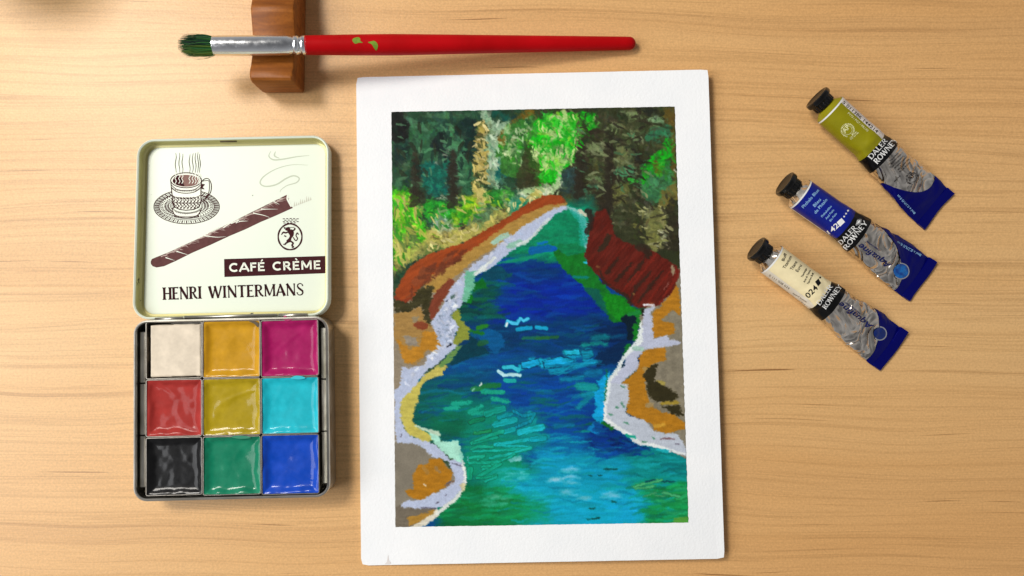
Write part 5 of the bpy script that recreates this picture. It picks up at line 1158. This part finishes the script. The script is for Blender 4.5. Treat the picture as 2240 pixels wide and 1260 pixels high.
for i in range(640):
    a = rb.uniform(0, 2 * math.pi); r0 = .0034 * math.sqrt(rb.random()); edge_ = r0 / .0034
    l = .0123 - .0026 * edge_ ** 2.6 + rb.uniform(-.0022, .0012)
    lower = math.cos(a) > .3                                         # the side away from the window took yellower paint
    col = GREENS[rb.choice([3, 5, 6, 6, 1]) if (lower and edge_ > .6) else rb.choice([0, 1, 2, 4, 5, 7, 0, 3])]
    hair(a, r0, l, rb.uniform(.10, .34) * edge_, lin(col)[:3], rb.uniform(.00010, .00020))
for a in (.05, .15, -.1, math.pi + .2): hair(a, .0034, rb.uniform(.006, .009), .55, lin((70, 110, 44))[:3], .00008)
tuft = new_mesh('bristles', V, Fc, t.m, brush, True, base_b)
tuft['kind'] = 'stuff'
ca = tuft.data.attributes.new('hair', 'FLOAT_COLOR', 'POINT'); ca.data.foreach_set('color', [x for c in HC for x in (*c, 1.)])
# ---------------------------------------------------------------- three tubes of watercolour
t = NT('tube_foil'); v = t.mp((1, 1, 1))
t.set(Base_Color=t.ramp(t.noise(v, 160., 4), [(.3, lin((206, 198, 186))), (.7, lin((236, 230, 220)))]), Metallic=1., Roughness=t.ramp(t.noise(v, 240., 3), [(.35, grey(.14)), (.7, grey(.28))]))
vo = t.n('ShaderNodeTexVoronoi', Scale=230.); t.l(v, vo.inputs['Vector'])
tri = t.ramp(t.noise(v, 62., 2, .45, 1.2), [(.30, grey(0)), (.42, grey(1)), (.50, grey(.1)), (.58, grey(.9)), (.70, grey(.1))])
t.bump(tri, .6, .0011, t.bump(vo.outputs['Distance'], .10, .0006))
M_foil = t.m
def gloss(name, rgb, rough=.3, metal=0., mot=.06): return plain(name, rgb, rough, metal, .25, 0., mot, 260., .05, 500.)
M_cap = plain('black_plastic', (6, 6, 6), .25, 0, .45, 0, .1, 500., .1, 900.)
M_capface = plain('sheen_black_plastic', (18, 17, 17), .4, 0, .3, 0, .25, 700., .15, 1200.)  # lighter than the cap: sheen of the end face put into the colour
M_band = gloss('black_band', (10, 10, 11), .32)
M_navy = gloss('blue_tail', (4, 7, 100), .26, .25)
M_white = gloss('white_print', (238, 238, 234), .4); M_black = gloss('black_print', (14, 14, 14), .4); M_bluep = gloss('blue_print', (22, 30, 92), .35); M_pale = gloss('pale_blue_print', (150, 196, 232), .4)
PXMM = 5.40
class Tube:
    def __init__(s, P0, P1, label, name_rgb, v0, tip, k):
        s.P0 = Vector(P0); s.P1 = Vector(P1); s.r = .0065; r = s.r
        s.o = at(P0[0], P0[1], r * 1.1); e = at(P1[0], P1[1], .0012); s.o.z = 0; e.z = 0
        s.L = (e - s.o).length; s.d = (e - s.o).normalized(); s.n = Vector((-s.d.y, s.d.x, 0))
        s.pd = (s.P1 - s.P0).normalized(); s.pn = Vector((s.pd.y, -s.pd.x)); s.plen = (s.P1 - s.P0).length
        s.base = s.o + s.d * (s.L / 2); s.v0, s.tip, s.k = v0, tip, k
        s.root = thing('paint_tube', s.base, label, 'paint tube', 'tubes of watercolour paint')
        s.seed = int(P0[0])
    def ab(s, x):
        r = s.r; q = max(0., min(1., (x - .016) / (s.L - .0035 - .016)))
        b = r * (1 - q ** 1.15) + .00045; b = min(b, r)
        lo, hi = r, 1.50 * r
        for _ in range(24):
            a = (lo + hi) / 2; per = math.pi * (3 * (a + b) - math.sqrt((3 * a + b) * (a + 3 * b)))
            if per < 2 * math.pi * r: lo = a
            else: hi = a
        return lo, b
    def zc(s, x): return s.ab(x)[1] + .00015 + max(0., .016 - x) * .075
    def pt(s, x, th, off=0., wr=True):
        a, b = s.ab(max(x, 0)); c, sn = math.cos(th), math.sin(th)
        nrm = Vector((c / a, sn / b)); nrm.normalize()
        dent = 0.
        if wr and x > .012:
            g = min(1, (x - .012) / .012) * min(1, max(0, (s.L - .004 - x) / .006))
            dent = (float(fbm(np.array([x * 190 + s.seed]), np.array([th * 1.7 + s.seed * .3]), 3, 3)[0]) - .5) * .0016 * g * (1 if b > .0009 else .5)
        lat = a * c + nrm.x * (off + dent); z = max(b * sn + nrm.y * (off + dent), -b) + s.zc(x)
        p = s.o + s.d * x + s.n * lat; p.z = max(z, .00008); return p
    def sv(s, px, py):
        """pixel to (distance from the shoulder, sideways offset) in metres"""
        q = Vector((px, py)) - s.P0; return q.dot(s.pd) / s.plen * s.L, q.dot(s.pn) / PXMM / 1000
    def onp(s, px, py, off):
        z = s.r * 1.5
        for _ in range(7):
            d = ray(px, py); x = (at(px, py, z) - s.o).dot(s.d); a, b = s.ab(x); e0 = (EYE - s.o).dot(s.n); z0 = EYE.z - s.zc(x); dn = d.dot(s.n)
            A = (dn / a) ** 2 + (d.z / b) ** 2; B = e0 * dn / a ** 2 + z0 * d.z / b ** 2; Cc = (e0 / a) ** 2 + (z0 / b) ** 2 - 1
            tt = (-B - math.sqrt(max(0., B * B - A * Cc))) / A; z = EYE.z + d.z * tt; th = math.atan2((z - s.zc(x)) / b, (e0 + dn * tt) / a)
        return s.pt(x, th, off)
    def sheet(s, name, mat, parent, x0, x1, t0, t1, off, nx=30, nt=40, wrap=False):
        V = []
        for j in range(nx):
            for i in range(nt):
                th = t0 + (t1 - t0) * i / (nt if wrap else nt - 1)
                a0 = x0(th) if callable(x0) else x0; a1 = x1(th) if callable(x1) else x1
                V.append(s.pt(a0 + (a1 - a0) * j / (nx - 1), th, off))
        return new_mesh(name, V, [f[::-1] for f in grid_faces(nt, nx, wrap)] if False else grid_faces(nt, nx, wrap), mat, parent, True, s.base)
    def build(s, shoulder_mat, label_mat, xb0, xb1, side, side_mat, edge_mat):
        T2 = 2 * math.pi
        s.foil = s.sheet('foil_body', M_foil, s.root, 0., s.L - .0005, 0, T2, 0., 90, 64, True)
        s.label_o = s.sheet('colour_label', label_mat, s.root, .0004, xb0, 0, T2, .00010, 44, 64, True)
        s.sheet('label_edge', edge_mat, s.label_o, .00005, .0007, 0, T2, .00015, 4, 64, True)
        if side: s.sheet('side_strip', side_mat, s.label_o, .0006, xb0 - .0002, side[0], side[1], .00015, 44, 20)
        s.band = s.sheet('brand_band', M_band, s.root, xb0, xb1, 0, T2, .00013, 20, 64, True)
        def bnd(th):
            v = math.cos(th) if math.sin(th) > -.2 else math.copysign(1, math.cos(th)); return max(xb1 + .0006, min(s.L - .004, s.tip - s.k * (v - s.v0) ** 2))
        s.tail = s.sheet('tail_print', M_navy, s.root, bnd, s.L - .0034, 0, T2, .00013, 50, 64, True)
        # folded crimp at the end
        a, b = s.ab(s.L); hw = a * 1.02; V = []; rr = random.Random(s.seed)
        prof = [(s.L - .0040, .00030), (s.L - .0038, .00062), (s.L - .0010, .00066), (s.L - .0001, .00058), (s.L, .00030)]
        n = 22
        for up in (1, -1):
            for x, h in prof:
                for i in range(n):
                    v = -1 + 2 * i / (n - 1); sk = .0004 * math.sin(v * 2.5 + s.seed) + rr.uniform(-.00003, .00003)
                    p = s.o + s.d * (x + sk) + s.n * (v * hw * (1 - .02 * abs(math.sin(x * 900)))); p.z = .00075 + up * h + .0005 * max(0, v) ** 2 * (1 + math.sin(s.seed)); V.append(p)
        m = len(prof) * n; Fc = grid_faces(n, len(prof)) + [tuple(i + m for i in f)[::-1] for f in grid_faces(n, len(prof))]
        for j in range(len(prof) - 1):
            Fc.append((j * n, (j + 1) * n, m + (j + 1) * n, m + j * n)); Fc.append((j * n + n - 1, m + j * n + n - 1, m + (j + 1) * n + n - 1, (j + 1) * n + n - 1))
        for i in range(n - 1):
            Fc.append((i, m + i, m + i + 1, i + 1)); e = (len(prof) - 1) * n; Fc.append((e + i, e + i + 1, m + e + i + 1, m + e + i))
        cr = new_mesh('crimp', V, Fc, M_navy, s.root, True, s.base); shade_auto(cr, 40)
        # shoulder, neck and mushroom cap along the raised axis
        o0 = s.o + Vector((0, 0, s.zc(0.))); axd = (s.d + Vector((0, 0, -.085))).normalized(); uu = s.n; ww = axd.cross(uu) * -1
        if ww.z < 0: ww = -ww
        K = dict(org=s.base, o0=o0, axd=axd, uu=uu, ww=ww)
        lathe('shoulder', [(-.0029, .0030), (-.0028, .0034), (-.0022, .0038), (-.0005, .0060), (-.0001, .00642), (.0004, .0065)], shoulder_mat, s.root, 44, 35, **K)
        ph = s.seed * .37
        flute = lambda a_, x_: 1 + .030 * (1 if math.sin(a_ * 20) > 0 else -1) if -.0052 < x_ < -.0026 else 1.
        def oct_(a_, x_):
            q = ((a_ + ph) % (math.pi / 4.5)) - math.pi / 9; return .5 + .5 * math.cos(math.pi / 9) / math.cos(q)
        def fac(a_, x_): return flute(a_, x_) if x_ > -.0053 else oct_(a_, x_)
        s.cap = lathe('cap', [(-.0074, .0040), (-.0078, .0047), (-.0078, .0051), (-.0074, .0055), (-.0062, .0056), (-.0056, .0053), (-.0053, .0045), (-.0050, .0043), (-.0027, .0043), (-.0024, .0040), (-.0024, .0030)], M_cap, s.root, 80, 32, facet=fac, **K)
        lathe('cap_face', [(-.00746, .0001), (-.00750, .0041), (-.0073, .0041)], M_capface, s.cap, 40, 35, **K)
    def text(s, F, name, mat, parent, off=.00020): return F.build(name, lambda x, y: s.onp(x, y, off), mat, parent, s.base, 5.)
    def words(s, name, mat, parent, rows):
        """rows: (text, crop origin, crop scale, p0, p1, cap px, bold, shear) in enlarged-crop pixels"""
        F = Flat()
        for txt, org, k, p0, p1, cap, bold, shear in rows:
            a = Vector((org[0] + p0[0] * k, org[1] + p0[1] * k)); b = Vector((org[0] + p1[0] * k, org[1] + p1[1] * k)); d = (b - a).normalized()
            text_line(F, txt, a, b, cap * k, bold, shear, updir=(d.y, -d.x))
        return s.text(F, name, mat, parent)
    def serif(s, rows, org, k):
        F = Flat()
        for txt, p0, p1, cap in rows:
            G = Flat(); serif_line(G, txt, (p0[0], -p0[1]), (p1[0], -p1[1]), cap, 12); F.add([(org[0] + x * k, org[1] - y * k) for x, y in G.v], G.f)
        return s.text(F, 'lettering', M_white, s.band, .00022)
pi = math.pi
O4, K4 = (1620, 500), .2619; O5, K5 = (1680, 360), .2540; O6, K6 = (1740, 170), .2699
# buff titanium
tb = Tube((1685, 567), (1957, 770), 'cream labelled paint tube numbered 024 with black cap and blue tail', None, -.7, .0575, .0036)
tb.build(M_foil, gloss('cream_label', (240, 225, 180), .36), .0246, .0318, (pi * .79, pi * 1.15), gloss('white_side', (222, 214, 196), .4), M_white)
tb.words('lettering', M_black, tb.label_o, [('Buff', O4, K4, (362, 274), (385, 212), 26, .012, 0), ('Titanium', O4, K4, (372, 338), (428, 238), 28, .012, 0), ('Titane', O4, K4, (432, 350), (472, 282), 28, .012, 0), ('Écru', O4, K4, (478, 366), (510, 310), 26, .012, 0),
    ('Titanbeige', O4, K4, (516, 410), (552, 338), 17, .02, 0), ('Ante de Titanio', O4, K4, (534, 452), (584, 352), 17, .02, 0), ('Titanium Buff', O4, K4, (566, 468), (610, 376), 17, .02, 0), ('024', O4, K4, (566, 582), (648, 500), 48, .02, 0)])
F = Flat(); F.fill([(O4[0] + x * K4, O4[1] + y * K4) for x, y in [(622, 444), (648, 418), (672, 456), (646, 482)]]); F.fill([(O4[0] + x * K4, O4[1] + y * K4) for x, y in ellipse(660, 412, 8, 8, 8)[:-1]]); tb.text(F, 'opacity_mark', M_black, tb.label_o)
tb.words('side_lettering', plain('grey_print', (84, 74, 62), .5), tb.label_o, [('0 111 008 024', O4, K4, (236, 392), (404, 506), 18, 0, 0), ('watercolour aquarelle', O4, K4, (300, 462), (400, 540), 10, 0, 0), ('aquarell acuarela', O4, K4, (436, 540), (552, 612), 12, .01, 0), ('made in england', O4, K4, (426, 556), (540, 634), 9, .01, 0)])
tb.serif([('DALER', (662, 640), (770, 488), 40), ('ROWNEY', (712, 678), (845, 492), 42)], O4, K4)
# phthalo blue
tp = Tube((1747.5, 424.5), (2020.5, 617), 'dark blue labelled paint tube numbered 142 lying between the two others', None, -.75, .0560, .0075)
tp.build(M_foil, gloss('blue_label', (14, 30, 132), .34), .0222, .0300, (pi * 1.03, pi * 1.25), M_white, M_white)
tp.words('lettering', M_pale, tp.label_o, [('Phthalo Blue', O5, K5, (308, 376), (440, 226), 28, .008, 0), ('Bleu', O5, K5, (404, 366), (456, 306), 28, .008, 0), ('de Phtalo', O5, K5, (412, 424), (512, 306), 28, .008, 0), ('Phthaloblau', O5, K5, (468, 454), (548, 362), 19, .012, 0), ('Azul Ftalo', O5, K5, (504, 472), (570, 394), 19, .012, 0), ('Blu Ftalo', O5, K5, (540, 490), (594, 424), 19, .012, 0)])
tp.words('number', M_white, tp.label_o, [('142', O5, K5, (538, 600), (616, 527), 46, .02, 0)])
F = Flat(); F.fill([(O5[0] + x * K5, O5[1] + y * K5) for x, y in [(590, 496), (632, 460), (662, 494), (622, 532)]])
for cx, cy in ((655, 448), (670, 424), (685, 400)):
    F.fill([(O5[0] + (cx + (11 if i % 2 == 0 else 4.5) * math.cos(i * .6283 - .9)) * K5, O5[1] + (cy + (11 if i % 2 == 0 else 4.5) * math.sin(i * .6283 - .9)) * K5) for i in range(10)])
tp.text(F, 'opacity_mark', M_white, tp.label_o)
tp.serif([('DALER', (632, 690), (768, 548), 42), ('ROWNEY', (682, 730), (856, 510), 44)], O5, K5)
F = Flat(); dm = [(758, 522), (770, 478), (802, 468), (792, 510)]; F.ribbon([(O5[0] + x * K5, O5[1] + y * K5) for x, y in dm + dm[:1]], .8); F.fill([(O5[0] + x * K5, O5[1] + y * K5) for x, y in [(765, 512), (774, 484), (795, 476), (786, 505)]]); tp.text(F, 'diamond_mark', M_white, tp.band, .00022)
# hansa / olive green, turned to its back
to = Tube((1814, 241), (2055, 462), 'olive green labelled paint tube showing its barcode side and round seal', None, .55, .0530, .0071)
M_olive = gloss('olive_label', (140, 134, 14), .36)
to.build(M_olive, M_olive, .0232, .0300, (-.05 * pi, .40 * pi), gloss('white_barcode', (226, 218, 210), .4), M_white)
to.words('lettering', gloss('cream_small_print', (226, 222, 170), .4), to.label_o, [('PY73 / PG7 / PR170', O6, K6, (420, 292), (580, 440), 18, .01, 0)])
to.words('barcode_number', M_black, to.label_o, [('5 011386 144214', O6, K6, (376, 206), (655, 452), 24, .012, 0)])
F = Flat(); rbz = random.Random(8)
for i in range(46):
    q = i / 45; x, y = 400 + q * 290, 180 + q * 262
    F.ribbon([(O6[0] + x * K6, O6[1] + y * K6), (O6[0] + (x - 10) * K6, O6[1] + (y + 12) * K6)], rbz.choice([.5, .8, 1.1]))
to.text(F, 'barcode', plain('barcode_ink', (90, 48, 60), .5), to.label_o)
def seal(T, cx, cy, R, org, k, mat, parent, txt=True):
    F = Flat(); S = lambda pts: [(org[0] + x * k, org[1] + y * k) for x, y in pts]
    F.ribbon(S(ellipse(cx, cy, R * .62, R * .62, 30)), R * .05 * k)
    for i in range(26):
        a = i / 26 * 2 * pi
        if .9 < a < 1.5: continue
        F.ribbon(S([(cx + R * .78 * math.cos(a), cy + R * .78 * math.sin(a)), (cx + R * math.cos(a), cy + R * math.sin(a))]), R * (.10 if i % 3 else .16) * k)
    T.text(F, 'seal', mat, parent)
M_seal = gloss('cream_seal', (222, 220, 166), .4)
seal(to, 424, 424, 56, O6, K6, M_seal, to.label_o)
to.words('seal_letters', M_seal, to.label_o, [('AP', O6, K6, (404, 448), (444, 400), 38, .02, 0), ('CONFORMS', O6, K6, (446, 494), (498, 440), 10, .02, 0), ('TO ASTM', O6, K6, (450, 506), (512, 448), 10, .02, 0)])
to.serif([('DALER', (616, 664), (752, 512), 42), ('ROWNEY', (662, 700), (828, 516), 44)], O6, K6)
M_ink = plain('dark_ink', (34, 30, 30), .45)
rows = [('aquafine', (770, 680), (836, 616)), ('aquarelle extra', (772, 708), (858, 626)), ('watercolour series', (776, 738), (880, 638)), ('permanent colour', (806, 740), (905, 646)), ('transparent stain', (836, 752), (930, 660)), ('non toxic', (850, 768), (940, 684)), ('made in uk', (806, 848), (856, 796))]
to.words('lettering', M_ink, to.foil, [(a, O6, K6, p, q, 15, .015, 0) for a, p, q in rows])
seal(to, 946, 816, 52, O6, K6, M_ink, to.foil)
to.words('seal_letters', M_ink, to.foil, [('AP', O6, K6, (930, 838), (968, 792), 34, .02, 0)])
# maker's line script and blue dots on the foil of the other two
def script(T, org, k, rows, mat): T.words('lettering', mat, T.foil, [(a, org, k, p, q, c, .012, .28) for a, p, q, c in rows])
script(tb, O4, K4, [('Aquafine', (1112, 812), (838, 608), 52), ('watercolour', (1000, 708), (876, 610), 16)], M_bluep)
script(tp, O5, K5, [('Aquafine', (1068, 862), (798, 676), 54), ('watercolour', (966, 738), (846, 654), 16)], M_bluep)
tp.words('volume_print', M_pale, tp.tail, [('8ml e 0.27US fl.oz', O5, K5, (1318, 776), (1112, 660), 20, .008, 0)])
to.words('volume_print', M_pale, to.tail, [('8ml e 0.27US fl.oz', O6, K6, (972, 1096), (832, 944), 18, .008, 0)])
t = NT('blue_dot'); v = t.mp((1, 1, 1)); t.set(Base_Color=t.ramp(t.noise(v, 420., 2), [(.35, lin((4, 60, 150))), (.7, lin((30, 130, 214)))]), Roughness=.2, Metallic=.3, Coat_Weight=.5); M_dot = t.m
M_dot2 = plain('dark_blue_dot', (16, 44, 120), .25, .3, coat=.4, mot=.2); M_silver = plain('silver_ring', (206, 208, 214), .25, .8)
for T, cx, cy, R, org, k, md in ((tp, 1145, 917, 62, O5, K5, M_dot), (tb, 1162, 876, 50, O4, K4, M_dot2)):
    F = Flat(); F.fill([(org[0] + x * k, org[1] + y * k) for x, y in ellipse(cx, cy, R, R, 28)[:-1]]); dd = T.text(F, 'blue_dot', md, T.tail, .00024)
    F = Flat(); F.ribbon([(org[0] + x * k, org[1] + y * k) for x, y in ellipse(cx, cy, R + 5, R + 5, 32, -1.6, 2.4)], 9 * k); T.text(F, 'dot_ring', M_silver, dd, .00022)
# cup added out of view, stand-in for the unknown caster of the corner shadow
cc = at(-15, -175); n = 40; V = []
prof = [(.0, .0002), (.018, .0002), (.0195, .0012), (.0215, .012), (.0232, .035), (.0240, .060), (.0236, .0616), (.0228, .0610), (.0218, .035), (.0200, .012), (.0180, .0050), (.0, .0046)]
for r_, z in prof:
    for i in range(n): a = 2 * pi * i / n; V.append(cc + Vector((r_ * math.cos(a), r_ * math.sin(a), z)))
cup = new_mesh('cup', V, grid_faces(n, len(prof), True), plain('brown_glaze', (120, 84, 52), .3, mot=.15, mscale=120.), None, True, cc)
cup['label'] = 'small brown cup added out of view to cast the shadow beyond the brush tip'; cup['category'] = 'cup'
# a stray crumb on the table
cb = at(1525.5, 888.5); V = []; n = 8; rr = random.Random(5)
for z, s_ in ((0, .8), (.00025, 1.), (.0005, .5)):
    for i in range(n): a = 2 * pi * i / n; q = s_ * rr.uniform(.7, 1.2); V.append(cb + Vector((.00055 * q * math.cos(a), .00035 * q * math.sin(a), z)))
cr = new_mesh('crumb', V, grid_faces(n, 3, True) + [tuple(range(n - 1, -1, -1)), tuple(2 * n + i for i in range(n))], plain('dark_crumb', (60, 44, 40), .8), None, True, cb)
cr['label'] = 'tiny dark crumb on the bare table beside the painting'; cr['category'] = 'crumb'
